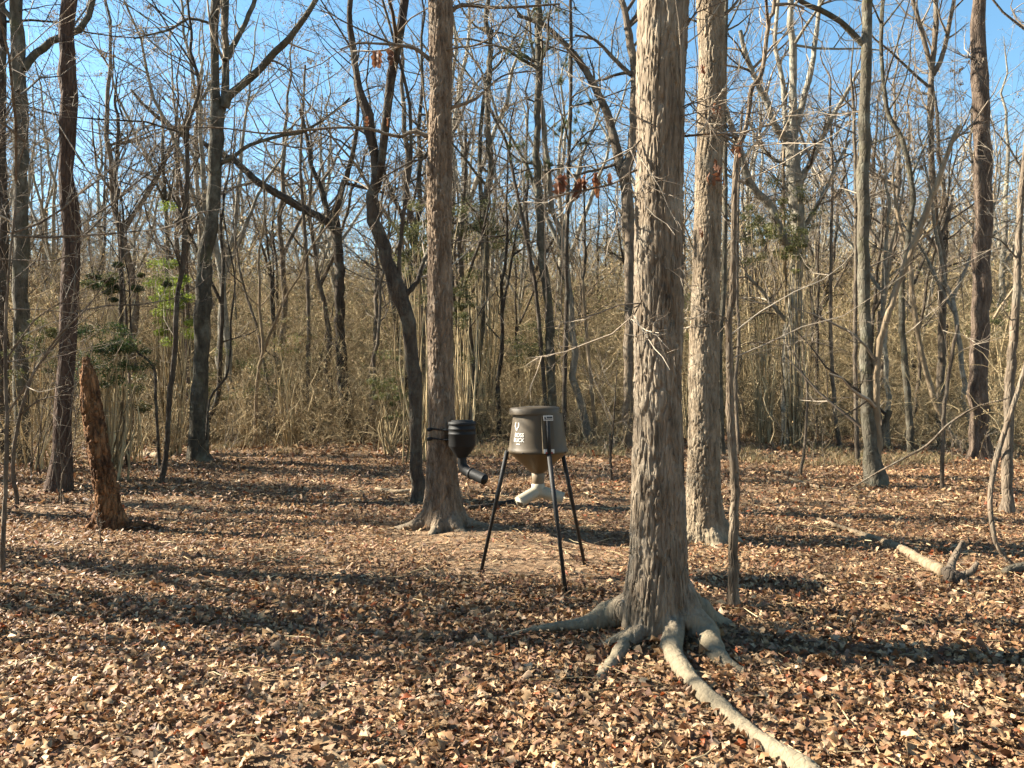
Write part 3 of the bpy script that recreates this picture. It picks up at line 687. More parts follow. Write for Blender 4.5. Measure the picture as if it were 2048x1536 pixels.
t26 = tree('massive old tree with many radiating pale limbs, ivy on its trunk', 872,
     [(1584, 872, 40), (1580, 800, 34), (1582, 700, 32), (1586, 637, 34), (1592, 560, 27), (1597, 500, 28), (1594, 410, 28), (1587, 325, 30), (1584, 280, 26), (1584, 239, 16), (1587, 137, 15), (1580, 34, 12), (1582, 0, 11)],
     [W([(1584, 285), (1553, 256), (1533, 205), (1495, 120), (1480, 60)], 17, 8), W([(1588, 275), (1597, 239), (1615, 171), (1628, 103), (1635, 51), (1640, 0)], 14, 8), W([(1586, 500), (1567, 478), (1539, 410), (1502, 369), (1475, 290), (1461, 246), (1440, 180)], 22, 8),
      W([(1600, 370), (1608, 352), (1638, 290), (1662, 239), (1690, 191), (1720, 140)], 14, 6), W([(1600, 460), (1615, 444), (1645, 393), (1676, 325), (1700, 280)], 11, 5), W([(1580, 645), (1567, 637), (1526, 585), (1491, 548)], 10, 6),
      W([(1586, 330), (1550, 320), (1520, 290), (1495, 240)], 9, 4), W([(1582, 300), (1570, 240), (1565, 160), (1550, 90), (1556, 0)], 12, 7), W([(1592, 420), (1572, 380), (1562, 340)], 9, 4)], top=16, d=20, mat='ash', seed=27, ncrown=10, tw=(6, 5, 3))
t27 = tree('grey tree with a leaning broken pale second stem and stub at its foot', 975,
     [(1748, 975, 50), (1741, 900, 27), (1735, 840, 25), (1731, 700, 24), (1728, 600, 23), (1727, 500, 23), (1729, 340, 23), (1730, 170, 21), (1736, 60, 19), (1736, 0, 19)],
     [W([(1728, 90), (1720, 82), (1690, 51), (1655, 27), (1615, 10), (1597, 0)], 13, 9), (W([(1752, 930), (1755, 876), (1750, 773), (1756, 695), (1775, 630), (1796, 568), (1821, 504), (1844, 444), (1864, 393), (1888, 328), (1908, 273), (1919, 252)], 18, 8), -.05, 'pale'), (W([(1758, 900), (1763, 869), (1779, 821)], 15, 11), -.1)], top=15, mat='grey', seed=28, tw=(2, 3, 2))
tree('tall straight dark pine near the right edge', 915, [(1958, 915, 46), (1957, 890, 37), (1958, 800, 34), (1960, 600, 33), (1964, 510, 31), (1964, 340, 32), (1961, 170, 30), (1955, 0, 24)], [W([(1950, 117), (1942, 116), (1936, 112)], 5, 3)], top=20, mat='pine2', seed=29, ncrown=12, low=2)
tree('brown trunk curving right, the last tree at the right edge', 1028, [(2012, 1028, 26), (2015, 1000, 22), (2017, 900, 20), (2019, 800, 18), (2025, 700, 17), (2032, 600, 13), (2037, 500, 13), (2042, 400, 11), (2056, 250, 10), (2066, 100, 9), (2070, 0, 8)], [W([(2036, 520), (2000, 480), (1960, 470)], 4, 2)], top=10, mat='brown', seed=30, ncrown=8)
tree('dark tree with three upright forks left of the right hand pine', 892, W([(1882, 892), (1883, 770), (1884, 600), (1885, 520), (1871, 444), (1864, 342), (1861, 205), (1864, 137), (1871, 60), (1871, 0)], 16, 9),
     [W([(1863, 140), (1844, 68), (1826, 0)], 10, 8), W([(1866, 150), (1880, 125), (1891, 85), (1908, 0)], 11, 8), W([(1878, 480), (1895, 440), (1905, 390)], 9, 7)], top=14, mat='brown', seed=31)
tree('slim trunk leaning gently left between grey tree and three forked tree', 910, W([(1821, 910), (1816, 807), (1806, 671), (1803, 579), (1815, 480), (1826, 400), (1816, 325), (1802, 273), (1775, 222), (1762, 100), (1765, 0)], 14, 7), [W([(1820, 360), (1845, 300), (1865, 250)], 5, 3)], top=12, mat='grey', seed=32, sides=8)
tree('pale trunk slanting from lower right into the thicket', 900, W([(1915, 900), (1895, 859), (1871, 807), (1843, 705), (1826, 599), (1820, 520)], 13, 8), [], top=8, mat='pale', seed=33, sides=8)
tree('thin brown broken stem leaning right, before the right hand pine', 989, W([(1884, 989), (1887, 842), (1894, 773), (1905, 705), (1916, 650)], 8, 6), [], mat='brown', seed=34, broken=True, sides=8, low=3)
tree('straight thin stem right of the massive old tree', 890, W([(1678, 890), (1671, 842), (1664, 739), (1661, 637), (1662, 500), (1665, 350), (1660, 200)], 9, 5), [], top=11, mat='brown', seed=35, sides=8)
tree('straight thin pale stem in front of the massive old tree', 890, W([(1567, 890), (1565, 790), (1570, 671), (1570, 500), (1566, 360), (1572, 200)], 9, 5), [], top=10, mat='pale', seed=36, sides=8)
tree('thin dark stem close to the left of the grey tree with broken second stem', 925, W([(1716, 925), (1712, 842), (1710, 705), (1712, 500), (1710, 330), (1706, 200)], 10, 6), [], top=9, mat='brown', seed=37, sides=8)
tree('short arched twiggy sapling in front of the massive old tree', 955, W([(1602, 955), (1611, 876), (1614, 773), (1600, 735), (1585, 700)], 6, 3), [], mat='brown', seed=38, sides=6, broken=True, low=6)
tree('dark trunk cut by the left edge of the picture', 925, W([(8, 925), (8, 800), (6, 600), (8, 450), (3, 300), (5, 120), (2, 0)], 22, 12), [W([(5, 300), (-20, 230), (-40, 180)], 8, 5)], top=13, mat='dark', seed=39)
tree('slim near sapling right at the left edge', 1145, W([(5, 1145), (9, 1020), (14, 840), (10, 705), (16, 560), (30, 420)], 10, 4), [W([(13, 830), (60, 760), (110, 680), (170, 620), (215, 560), (260, 520)], 5, 1.5), W([(12, 720), (70, 640), (130, 600), (200, 560)], 4, 1.5)], top=4.2, mat='brown', seed=40, sides=8, fine=.55, limb_labs=(.2, .8), ncrown=5, low=8, tw=(6, 5, 3))
tree('thin crooked sapling at the left edge in front of the lichen grey trunk', 1012, W([(34, 1012), (25, 930), (40, 830), (70, 740), (110, 690), (140, 640), (150, 560)], 8, 3), [W([(40, 830), (80, 800), (140, 790), (200, 800)], 4, 1.5)], top=4.6, mat='brown', seed=41, sides=8, fine=.6, limb_labs=(.3, .9), ncrown=5, low=8, tw=(6, 5, 3))
tree('thin dark stem behind the snag on its right', 935, W([(255, 935), (246, 784), (240, 690), (244, 560), (246, 420)], 6, 4), [], top=7, mat='dark', seed=42, sides=6)
tree('thin red brown stem standing at the pale fallen log', 914, W([(270, 914), (263, 808), (255, 700), (250, 590)], 8, 4), [], top=7, mat='pine2', seed=43, sides=6)
tree('thin stem arching left beside the crooked dark sapling', 935, W([(318, 935), (312, 800), (309, 739), (290, 715), (273, 702), (262, 660), (258, 560)], 6, 3), [], top=6, mat='dark', seed=44, sides=6)
tree('slim dark trunk above the dark evergreen shrub', 890, W([(240, 890), (243, 740), (243, 620), (240, 500), (232, 380), (236, 240)], 11, 7), [], top=10, mat='dark', seed=45, sides=8)

# ------------------------------------------------------------------ leaf-bearing helpers
def leaf_cloud(rng, centers, radii, n, size, colors, droop=0.2, thin=.45):
    """small folded leaves (two triangles each side) spread in clumps"""
    K = len(centers); which = rng.integers(0, K, n)
    u = nrm(rng.normal(size=(n, 3))) * (rng.random((n, 1)) ** .45)
    p = centers[which] + u * radii[which]
    Rm = rotmats(rng.uniform(0, 6.283, n), rng.normal(droop, .7, n), rng.normal(0, .8, n))
    v = np.array([[-.5, 0, 0], [0, -.5 * thin, .06], [.5, 0, 0], [0, .5 * thin, .06]])
    s = rng.uniform(.6, 1.3, (n, 1, 1)) * size
    Wd = np.einsum('kij,vj->kvi', Rm, v) * s + p[:, None, :]
    t = np.array([[0, 1, 2], [0, 2, 3]])[None] + (np.arange(n) * 4)[:, None, None]
    tone = rng.uniform(.7, 1.25, (K, 1))[which]
    c = colors[rng.integers(0, len(colors), n)] * tone * rng.uniform(.8, 1.2, (n, 1))
    return Wd.reshape(-1, 3), t.reshape(-1, 3), np.repeat(np.hstack([c, np.ones((n, 1))]), 4, 0)

OLIVE = np.array([[.085, .09, .028], [.105, .105, .036], [.125, .115, .055], [.06, .066, .024]])
BRIGHT = np.array([[.14, .18, .02], [.20, .24, .03], [.10, .14, .02]])
DEEP = np.array([[.02, .04, .012], [.03, .055, .015], [.045, .07, .02]])
TAN = np.array([[.30, .22, .12], [.22, .14, .07], [.36, .28, .17], [.16, .10, .055]])

def shrub(label, px, py, d, w, h, n, size, cols, seed, clumps=26, name='evergreen_shrub', yb=None, zc=None):
    """evergreen shrub: stems from the ground to a clumpy mass of leaves centred at a photo pixel"""
    rng = np.random.default_rng(seed + 500); c = P(px, py, d)
    off = np.array([c[0], c[1], float(gz(c[0], c[1]))])
    e = empty(name, off, label=label, cat='shrub')
    cen = c + rng.normal(0, .52, (clumps, 3)) * np.array([w * .5, w * .5, h * .5]); rad = rng.uniform(.10, .26, (clumps, 1)) * min(w, h) * np.array([1, 1, .6])
    st = Tubes()
    for k in range(clumps):
        b = off + np.array([rng.normal(0, .12), rng.normal(0, .12), -.05]); m = (b + cen[k]) / 2 + rng.normal(0, .15, 3)
        q = spline(np.array([[*b, .018], [*m, .012], [*cen[k], .004]]), 9); st.add(q[:, :3], q[:, 3], 5)
    st.build('stems', M['brush'], e, off)
    V, T, Cc = leaf_cloud(rng, cen, rad, int(n * 1.7), size * .72, cols)
    mk('foliage', V - off, [T], M['green'], e, smooth=False, attrs={'Col': ('FLOAT_COLOR', Cc.astype(np.float32))})

shrub('bright yellow green sunlit bush beside the grey forked tree', 345, 585, 17.5, 1.0, 2.0, 5600, .065, BRIGHT * 1.25, 1, 40)
shrub('dark glossy evergreen shrub right behind the leaning snag', 218, 692, 12.5, 1.05, 1.0, 3600, .062, np.vstack([DEEP, DEEP * 1.7, OLIVE]), 2, 44)
shrub('drooping dark green shrub branch above the snag', 225, 560, 14.5, 1.5, .7, 2200, .08, np.vstack([DEEP, OLIVE]), 3, 18)
shrub('olive green bush left of the dark pine trunk', 82, 690, 14, .8, 1.0, 1300, .07, OLIVE * 1.3, 4, 18)
shrub('small olive bush under the dark evergreen shrub', 262, 790, 15.5, .8, .9, 1100, .07, OLIVE, 5, 16)
shrub('olive green shrub low behind the curving tree', 775, 780, 17, 1.0, 1.1, 1500, .075, OLIVE * 1.4, 6, 20)
shrub('tall olive leafy shrub between curving tree and feeder oak', 840, 500, 15.5, 1.3, 1.6, 2400, .075, OLIVE * 1.2, 7, 24)
shrub('olive leafy crown right of the feeder oak', 965, 455, 22, 2.6, 1.8, 3400, .085, OLIVE * 1.35, 8, 30)
shrub('green leafy sapling low right of the feeder oak', 925, 610, 18, .9, 2.0, 1700, .075, OLIVE, 9, 20)
shrub('dark olive shrub behind the tripod feeder', 1060, 690, 23, 2.4, 1.6, 2200, .08, OLIVE, 10, 24)
shrub('green ivy mass around the massive old trunk', 1590, 470, 19.6, 1.1, 2.2, 2600, .08, OLIVE * 1.5, 11, 26)
shrub('green leafy vines left of the massive old trunk', 1525, 455, 20.5, 1.1, 1.8, 2200, .08, OLIVE * 1.3, 12, 22)
shrub('faint green bush in the thicket at far right', 1990, 640, 24, 2.2, 1.4, 1200, .085, OLIVE * 1.2, 13, 18)
shrub('small green bush behind the straight pale oak', 1375, 610, 22, .9, 1.4, 1000, .08, OLIVE * 1.5, 14, 14)
shrub('yellowish leafy bush in the thicket behind the grey forked tree', 500, 760, 21, 2.0, 1.5, 1400, .08, OLIVE * 1.5, 15, 20)
shrub('tan leafy bush left of the slender pale sapling', 585, 690, 19, .9, 1.1, 1000, .07, np.vstack([TAN, OLIVE * 1.6]), 16, 18)

def needle_tufts(parent, off, spots, d, seed, nn=70, ln=.16):
    rng = np.random.default_rng(seed)
    for (x, y, s) in spots:
        c = P(x, y, d) + np.array([0, rng.uniform(-.4, .4), 0]); R = s / F * d
        V, T = [], []
        nt_ = max(4, int(s / 4))
        for k in range(nt_):
            b = c + rng.normal(0, .45, 3) * R * np.array([1, 1, .5])
            ax = nrm(rng.normal(0, 1, 3) + np.array([0, 0, .8]))
            D = nrm(rng.normal(0, .75, (nn, 3)) + ax); sd_ = nrm(np.cross(D, rng.normal(size=(nn, 3)))) * .0045
            tip = b + D * ln * rng.uniform(.7, 1.3, (nn, 1))
            i0 = sum(len(v) for v in V)
            V.append(np.stack([b + sd_, b - sd_, tip], 1).reshape(-1, 3)); T.append(np.arange(nn * 3).reshape(-1, 3) + i0)
        V = np.concatenate(V); T = np.concatenate(T)
        col = np.array([[.10, .115, .045, 1]]) * rng.uniform(.7, 1.3, (len(V) // 3, 1)); col[:, 3] = 1
        mk('needle_tuft', V - off, [T], M['green'], parent, smooth=False, attrs={'Col': ('FLOAT_COLOR', np.repeat(col, 3, 0).astype(np.float32))})
needle_tufts(t17[0], t17[1], [(1060, 88, 30), (1100, 100, 28), (1040, 118, 18), (1082, 30, 30), (1032, 300, 18), (1045, 322, 22), (1090, 328, 20), (1062, 345, 16), (1150, 240, 36), (1172, 205, 26), (1130, 262, 24), (1165, 280, 22), (1120, 20, 30), (1140, 120, 24), (1120, 150, 18)], 20, 5)

# ------------------------------------------------------------------ background trees: a few kinds, copied
protoC = bpy.data.collections.new('kinds')         # never linked to the scene

def proto_tree(seed, H, r0, fork, n1, n3, n4, lean=.05, leaves=0, mat='brown', t0=.3):
    rng = np.random.default_rng(seed + 900)
    n = 22; z = np.linspace(0, 1, n)
    wob = np.cumsum(rng.normal(0, .012, (n, 2)), 0) * H * .5
    pts = np.stack([wob[:, 0] + lean * rng.normal() * z * H, wob[:, 1] + lean * rng.normal() * z * H, z * H - .15], -1); pts[:, :2] -= pts[0, :2]
    rad = r0 * (1 - z) ** .8 + .012; rad[0] *= 1.35; rad[1] *= 1.08
    tk, T = Tubes(), Tubes(); tk.add(pts, rad, 9)
    stems = [(pts, rad)]
    for k in range(fork):
        i = int(n * rng.uniform(.3, .6)); a = rng.uniform(0, 6.28); L = (1 - z[i]) * H * .9
        s = np.linspace(0, 1, 12)[:, None]; D = np.array([math.cos(a) * .45, math.sin(a) * .45, 1])
        q = pts[i] + s * L * D * np.array([1, 1, .9]) + np.cumsum(rng.normal(0, .02 * L, (12, 3)), 0) * [1, 1, .3] * s
        qr = rad[i] * .75 * (1 - s[:, 0]) ** .8 + .01
        tk.add(q, qr, 7); stems.append((q, qr))
    for sp_, sr_ in stems:
        crown(tk, T, sp_, sr_, t0, n1, 5, n3, n4, (H * .09, H * .24), rng=rng, lv=4 if n4 else 3)
    me_t = tk.build('trunk', M[mat], None, (0, 0, 0), .1); me_c = T.build('crown', M['twig'], None)
    out = [me_t.data, me_c.data]
    if leaves:
        allp = np.concatenate([g[0].reshape(-1, 3) for g in T.g[-2:]]); s = rng.integers(0, len(allp), leaves)
        V, Tt, Cc = leaf_cloud(rng, allp[s], np.full((leaves, 1), .08) * np.ones((1, 3)), leaves, .075, TAN * .8, .8)
        o = mk('dead_leaves', V, [Tt], M['leaf'], None, smooth=False, attrs={'Col': ('FLOAT_COLOR', Cc.astype(np.float32))}); out.append(o.data)
        bpy.data.objects.remove(o)
    else: out.append(None)
    bpy.data.objects.remove(me_t); bpy.data.objects.remove(me_c)
    return out

PT = [proto_tree(0, 15, .13, 1, 10, 5, 3, leaves=700), proto_tree(1, 18, .17, 2, 8, 5, 3, mat='ash'), proto_tree(2, 12, .085, 1, 9, 5, 3, .1, leaves=900, mat='dark'),
      proto_tree(3, 20, .20, 2, 9, 5, 2, mat='ash', t0=.4), proto_tree(4, 9, .05, 0, 14, 5, 3, .12, mat='brown'), proto_tree(5, 14, .10, 2, 8, 5, 3, .08, leaves=1500, mat='ash'),
      proto_tree(6, 11, .06, 1, 10, 4, 3, .15, mat='pale'), proto_tree(7, 16, .11, 1, 12, 5, 3, mat='dark'), proto_tree(8, 17, .15, 1, 5, 2, 0, t0=.45), proto_tree(9, 13, .085, 2, 4, 2, 0, t0=.4)]

def place(k, x, y, s, rz, label, group, tilt=(0, 0)):
    e = empty('tree', (x, y, float(gz(x, y))), label=label, cat='tree', group=group)
    e.rotation_euler = (tilt[0], tilt[1], rz); e.scale = (s, s, s)
    for nm, me in zip(('trunk', 'crown', 'dead_leaves'), PT[k]):
        if me is None: continue
        o = bpy.data.objects.new(nm, me); C.objects.link(o); o.parent = e
        if nm != 'trunk': o['kind'] = 'stuff'

rb = np.random.default_rng(77)
KIND = ['with few dead leaves', 'of pale bark', 'dark with dead leaves', 'with tall pale stems', 'thin as an arm', 'thick with dead leaves', 'with bleached stem', 'with dark stem']
def zone(x, y, k):
    px = 1024 + x / y * F; far = y > 38
    if px < 420: a = 'at far left'
    elif px < 860: a = 'left of the feeder oak'
    elif px < 1290: a = 'behind the two feeders'
    elif px < 1700: a = 'around the massive old tree'
    else: a = 'behind the right hand pine'
    return ('far bare tree ' if far else 'near thicket tree ' if y < 31 else 'deep thicket tree ') + KIND[k] + ', ' + a, ('far trees ' if far else 'thicket trees ') + a
placed = []
def bg_trees(n, y0, y1, kinds, smin, smax, mind):
    c = 0; tries = 0
    while c < n and tries < 6000:
        tries += 1
        y = math.sqrt(rb.uniform(y0 ** 2, y1 ** 2)); x = rb.uniform(-.78, .78) * y
        if any((x - a) ** 2 + (y - b_) ** 2 < mind ** 2 for a, b_ in placed): continue
        placed.append((x, y)); k = int(rb.choice(kinds)); lab, grp = zone(x, y, k)
        place(k, x, y, rb.uniform(smin, smax), rb.uniform(0, 6.28), lab, grp, (rb.normal(0, .04), rb.normal(0, .04))); c += 1
bg_trees(84, 18.5, 31, [2, 4, 4, 6, 5, 7, 0], .55, 1.0, 1.1)
bg_trees(95, 30, 45, [0, 1, 2, 3, 4, 5, 6, 7], .7, 1.1, 1.6)

NEAR_BG = [o for o in C.objects if o.type == 'EMPTY' and str(o.get('group', '')).startswith('thicket')]
byl = {}
for o in NEAR_BG: byl.setdefault(o['label'], []).append(o)
ORD = ['first', 'second', 'third', 'fourth', 'fifth', 'sixth', 'seventh', 'eighth', 'ninth', 'tenth', 'eleventh', 'twelfth']
for lab, os_ in byl.items():
    if len(os_) > 1:
        os_.sort(key=lambda o: o.location.x / o.location.y)
        for i, o in enumerate(os_): o['label'] = lab + ', ' + ORD[min(i, 11)] + ' from left'

# trees beyond the left of the picture, on the sun's side
for (x, y, k, s) in [(-11, 6.5, 9, 1.1), (-13.2, 8.6, 9, 1.2), (-14, 10.6, 8, 1.0), (-17, 13.4, 8, 1.1), (-16, 15.5, 9, 1.1), (-20, 17, 8, 1.1), (-22, 14.3, 8, 1.0), (-21, 22, 7, 1.1), (-27, 20, 3, 1.1), (-15.5, 19.5, 5, 1.0), (-12, 13.2, 8, .9), (-24, 15.5, 8, 1.1),
                     (-6.0, 6.6, 9, .38), (-6.6, 7.4, 9, .42), (-7.2, 8.3, 9, .42), (-7.9, 9.4, 9, .5), (-8.8, 10.8, 9, .5), (-5.6, 5.4, 9, .36), (-9.3, 12, 9, .55), (-7.0, 6.2, 9, .5), (-8.2, 8.0, 9, .55), (-10.6, 7.25, 9, .62)]:
    place(k, x, y, s, x * 3.1 + y, 'bare tree beyond the left side of the clearing', 'trees left of the clearing')
for i in range(16):
    y = rb.uniform(5, 14.5); x = -.69 * y - rb.uniform(.7, 4.5)
    place([9, 4][i % 2], x, y, rb.uniform(.36, .62) if i % 2 == 0 else rb.uniform(.4, .75), i * 1.7, 'bare young tree just beyond the left side of the clearing', 'young trees left of the clearing')
for (x, y, k, s) in [(12, 8, 2, 1.0), (15, 14, 0, 1.0), (19, 20, 5, 1.0), (14, 4, 6, 1.0)]:
    place(k, x, y, s, x * 2.1 + y, 'bare tree beyond the right side of the clearing', 'trees right of the clearing')

# ------------------------------------------------------------------ thicket: stems, tangles and small leaves, too many to count
TANB = np.array([[.42, .31, .16], [.32, .22, .11], [.52, .41, .23], [.24, .155, .08]])
def brush_proto(seed, H, nst, ntang, nleaf, cols, spread=.8, mat='brush'):
    rng = np.random.default_rng(seed + 3000); T = Tubes()
    n = 9; s = np.linspace(0, 1, n)
    for k in range(nst):
        b = np.array([rng.normal(0, spread), rng.normal(0, spread), -.1]); h = H * rng.uniform(.45, 1.1)
        dr = rng.normal(0, .26, 2); wob = np.cumsum(rng.normal(0, .05 * h, (n, 2)), 0); wob -= wob[0]
        p = np.stack([b[0] + dr[0] * s * h + wob[:, 0], b[1] + dr[1] * s * h + wob[:, 1], b[2] + s * h], -1); r = rng.uniform(.007, .02) * (1 - .75 * s)
        T.add(p, r, 5)
        a, ra = grow(p, r, 9, .15, 1, 45, .26, .6, 5, .18, .06, .004, rng=rng); T.add(a, ra, 4)
        c, rc = grow(a, ra, 5, .1, 1, 42, .5, .7, 4, .22, .03, .0034, rng=rng); T.add(c, rc, 3)
        if k % 2 == 0:
            e, re = grow(c, rc, 2, .1, 1, 42, .6, .7, 3, .25, .0, .003, rng=rng); T.add(e, re, 3)
    for k in range(ntang):           # arching vines and canes
        b = np.array([rng.normal(0, spread), rng.normal(0, spread), rng.uniform(0, H * .6)]); D = nrm(rng.normal(size=3) + [0, 0, .5]); p = [b]
        L = rng.uniform(1.0, 3.6)
        for j in range(8):
            p.append(p[-1] + D * L / 8); D = nrm(D + rng.normal(0, .28, 3) - [0, 0, .14])
        T.add(np.array(p), np.linspace(.006, .003, 9), 3)
    o = T.build('thicket_kind', M[mat]); C.objects.unlink(o); protoC.objects.link(o)
    outs = [o]
    if nleaf:
        allp = np.concatenate([g[0].reshape(-1, 3) for g in T.g]); sel = rng.integers(0, len(allp), nleaf)
        V, Tt, Cc = leaf_cloud(rng, allp[sel], np.full((nleaf, 1), .07) * np.ones((1, 3)), nleaf, .055, cols, .4)
        V0, F0, tn = T.data(); nv = len(V0)
        # one mesh, two materials
        me = mk('thicket_kind', np.vstack([V0, V]), [F0[0], Tt + nv], M[mat], None, attrs={'tint': ('FLOAT', np.concatenate([tn, np.zeros(len(V))]).astype(np.float32)), 'Col': ('FLOAT_COLOR', np.vstack([np.ones((nv, 4)), Cc]).astype(np.float32))})
        me.data.materials.append(M['leaf']); mi = np.zeros(len(me.data.polygons), np.int32); mi[len(F0[0]):] = 1; me.data.polygons.foreach_set('material_index', mi)
        C.objects.unlink(me); protoC.objects.link(me); protoC.objects.unlink(o); bpy.data.objects.remove(o)
    return

brush_proto(0, 3.2, 8, 36, 800, TANB)
brush_proto(1, 4.2, 8, 44, 1000, np.vstack([OLIVE * 1.3, TANB]))
brush_proto(2, 2.4, 10, 50, 800, TANB)
brush_proto(3, 5.0, 7, 34, 1000, np.vstack([TANB, TANB, OLIVE * 1.4]))
brush_proto(4, 1.5, 12, 60, 600, TANB, 1.0)
NK = 5

def gn_scatter(name, pts, rots, scl, idx, coll, **kw):
    me = bpy.data.meshes.new(name); me.vertices.add(len(pts)); me.vertices.foreach_set('co', np.asarray(pts, np.float32).ravel())
    a = me.attributes.new('rot', 'FLOAT_VECTOR', 'POINT'); a.data.foreach_set('vector', np.asarray(rots, np.float32).ravel())
    a = me.attributes.new('scl', 'FLOAT', 'POINT'); a.data.foreach_set('value', np.asarray(scl, np.float32))
    a = me.attributes.new('kind_index', 'INT', 'POINT'); a.data.foreach_set('value', np.asarray(idx, np.int32))
    o = bpy.data.objects.new(name, me); C.objects.link(o)
    ng = bpy.data.node_groups.new(name, 'GeometryNodeTree')
    ng.interface.new_socket('Geometry', in_out='INPUT', socket_type='NodeSocketGeometry'); ng.interface.new_socket('Geometry', in_out='OUTPUT', socket_type='NodeSocketGeometry')
    gi, go = ng.nodes.new('NodeGroupInput'), ng.nodes.new('NodeGroupOutput')
    ip = ng.nodes.new('GeometryNodeInstanceOnPoints'); ci = ng.nodes.new('GeometryNodeCollectionInfo')
    ci.inputs['Collection'].default_value = coll; ci.inputs['Separate Children'].default_value = True; ci.inputs['Reset Children'].default_value = True
    def na(nm, t):
        x = ng.nodes.new('GeometryNodeInputNamedAttribute'); x.data_type = t; x.inputs['Name'].default_value = nm; return x.outputs['Attribute']
    er = ng.nodes.new('FunctionNodeEulerToRotation')
    l = ng.links.new
    l(gi.outputs[0], ip.inputs['Points']); l(ci.outputs[0], ip.inputs['Instance']); ip.inputs['Pick Instance'].default_value = True
    l(na('kind_index', 'INT'), ip.inputs['Instance Index']); l(na('rot', 'FLOAT_VECTOR'), er.inputs[0]); l(er.outputs[0], ip.inputs['Rotation'])
    l(na('scl', 'FLOAT'), ip.inputs['Scale']); l(ip.outputs[0], go.inputs[0])
    md = o.modifiers.new('scatter', 'NODES'); md.node_group = ng
    return tag(o, **kw)

def brush_field(n, y0, y1, kinds, smin, smax, rng):
    y = np.sqrt(rng.uniform(y0 ** 2, y1 ** 2, n)); x = rng.uniform(-.80, .80, n) * y
    return np.stack([x, y, gz(x, y)], -1), rng.choice(kinds, n), rng.uniform(smin, smax, n)
rg = np.random.default_rng(5)
fl = [brush_field(130, 20, 26, [0, 2, 4, 4, 1], .6, 1.05, rg), brush_field(360, 24, 36, [0, 1, 2, 3, 3], .9, 1.5, rg), brush_field(460, 36, 60, [0, 1, 3, 3], 1.5, 2.7, rg), brush_field(320, 60, 95, [1, 3, 3], 2.6, 4.4, rg)]
# the woods go on behind the camera too
bk = brush_field(160, 9, 30, [1, 3, 0], 1.0, 1.6, rg); bk[0][:, 1] *= -1; bk[0][:, 2] = gz(bk[0][:, 0], bk[0][:, 1]); fl.append(bk)
# a little brush on the left flank and right flank closer in
xl = np.array([[-9.6, 13.5], [-8.2, 14.5], [-10.5, 15.5], [-7.2, 16.5], [-11, 17], [-6.0, 18.5], [-8.8, 18.5], [-12, 19], [-4.2, 19.5], [10.8, 15.5], [9.5, 18], [11.8, 18.5], [7.5, 19.5], [-10.2, 12.0], [12.0, 14.0], [3.2, 19.0], [1.0, 19.5], [-1.6, 19.8]])
fl.append((np.column_stack([xl, gz(xl[:, 0], xl[:, 1])]), rg.choice([2, 4, 0], len(xl)), rg.uniform(.6, .9, len(xl))))
pts = np.concatenate([f[0] for f in fl]); kd = np.concatenate([f[1] for f in fl]); sc = np.concatenate([f[2] for f in fl])
gn_scatter('thicket', pts, np.stack([rg.normal(0, .06, len(pts)), rg.normal(0, .06, len(pts)), rg.uniform(0, 6.28, len(pts))], -1), sc, kd, protoC,
           label='tangled tan thicket of bare stems and vines filling the background', cat='thicket', kind='stuff')

# the woods beyond, too far or out of view to tell apart: one object
treeC = bpy.data.collections.new('tree_kinds')
for k in range(8):
    cc = bpy.data.collections.new('tree_kind_%d' % k); treeC.children.link(cc)
    for me in PT[k]:
        if me: cc.objects.link(bpy.data.objects.new('part', me))
far = []
while len(far) < 125:
    y = math.sqrt(rb.uniform(45 ** 2, 75 ** 2)); x = rb.uniform(-.78, .78) * y
    if all((x - a_[0]) ** 2 + (y - a_[1]) ** 2 > 4 for a_ in far): far.append((x, y, rb.choice([0, 1, 3, 5, 7]), rb.uniform(.7, 1.05)))
for i in range(34):
    y = -rb.uniform(7, 32); far.append((rb.uniform(-1.1, 1.1) * (abs(y) + 6), y, [0, 1, 3, 5, 7][i % 5], rb.uniform(.8, 1.1)))
far = np.array(far)
gn_scatter('far_woods', np.column_stack([far[:, :2], gz(far[:, 0], far[:, 1])]), np.column_stack([rg.normal(0, .04, (len(far), 2)), rg.uniform(0, 6.28, len(far))]), far[:, 3], far[:, 2], treeC,
           label='far bare woods behind the thicket', cat='woods', kind='stuff')

# dry grass
def grass(label, px0, px1, py0, py1, n, h, seed):
    rng = np.random.default_rng(seed); px = rng.uniform(px0, px1, n); py = rng.uniform(py0, py1, n); d = depth(py)
    x = (px - 1024) / F * d; keep = vnoise(x * .8, d * .8, seed) + .5 * vnoise(x * 3, d * 2, seed) > .12; x, d = x[keep], d[keep]; n = len(x)
    b = np.stack([x, d, gz(x, d)], -1); hh = rng.uniform(.4, 1.2, n) * h
    D = np.stack([rng.normal(0, .45, n), rng.normal(0, .45, n), np.ones(n)], -1); a = rng.uniform(0, 6.28, n); sd_ = np.stack([np.cos(a), np.sin(a), 0 * a], -1) * .006
    mid = b + D * hh[:, None] * .6; tip = b + D * np.array([1.9, 1.9, .95]) * hh[:, None]
    V = np.stack([b - sd_, b + sd_, mid + sd_ * .8, mid - sd_ * .8, tip], 1).reshape(-1, 3); i = np.arange(n)[:, None] * 5
    T = np.concatenate([i + [0, 1, 2], i + [0, 2, 3], i + [3, 2, 4]])
    c = np.array([[.30, .22, .115], [.22, .155, .08], [.36, .275, .15], [.16, .14, .06]])[rng.integers(0, 4, n)] * rng.uniform(.8, 1.2, (n, 1))
    o = mk('dry_grass', V, [T], M['leaf'], None, smooth=False, attrs={'Col': ('FLOAT_COLOR', np.repeat(np.hstack([c, np.ones((n, 1))]), 5, 0).astype(np.float32))})
    tag(o, kind='stuff', label=label, cat='grass')
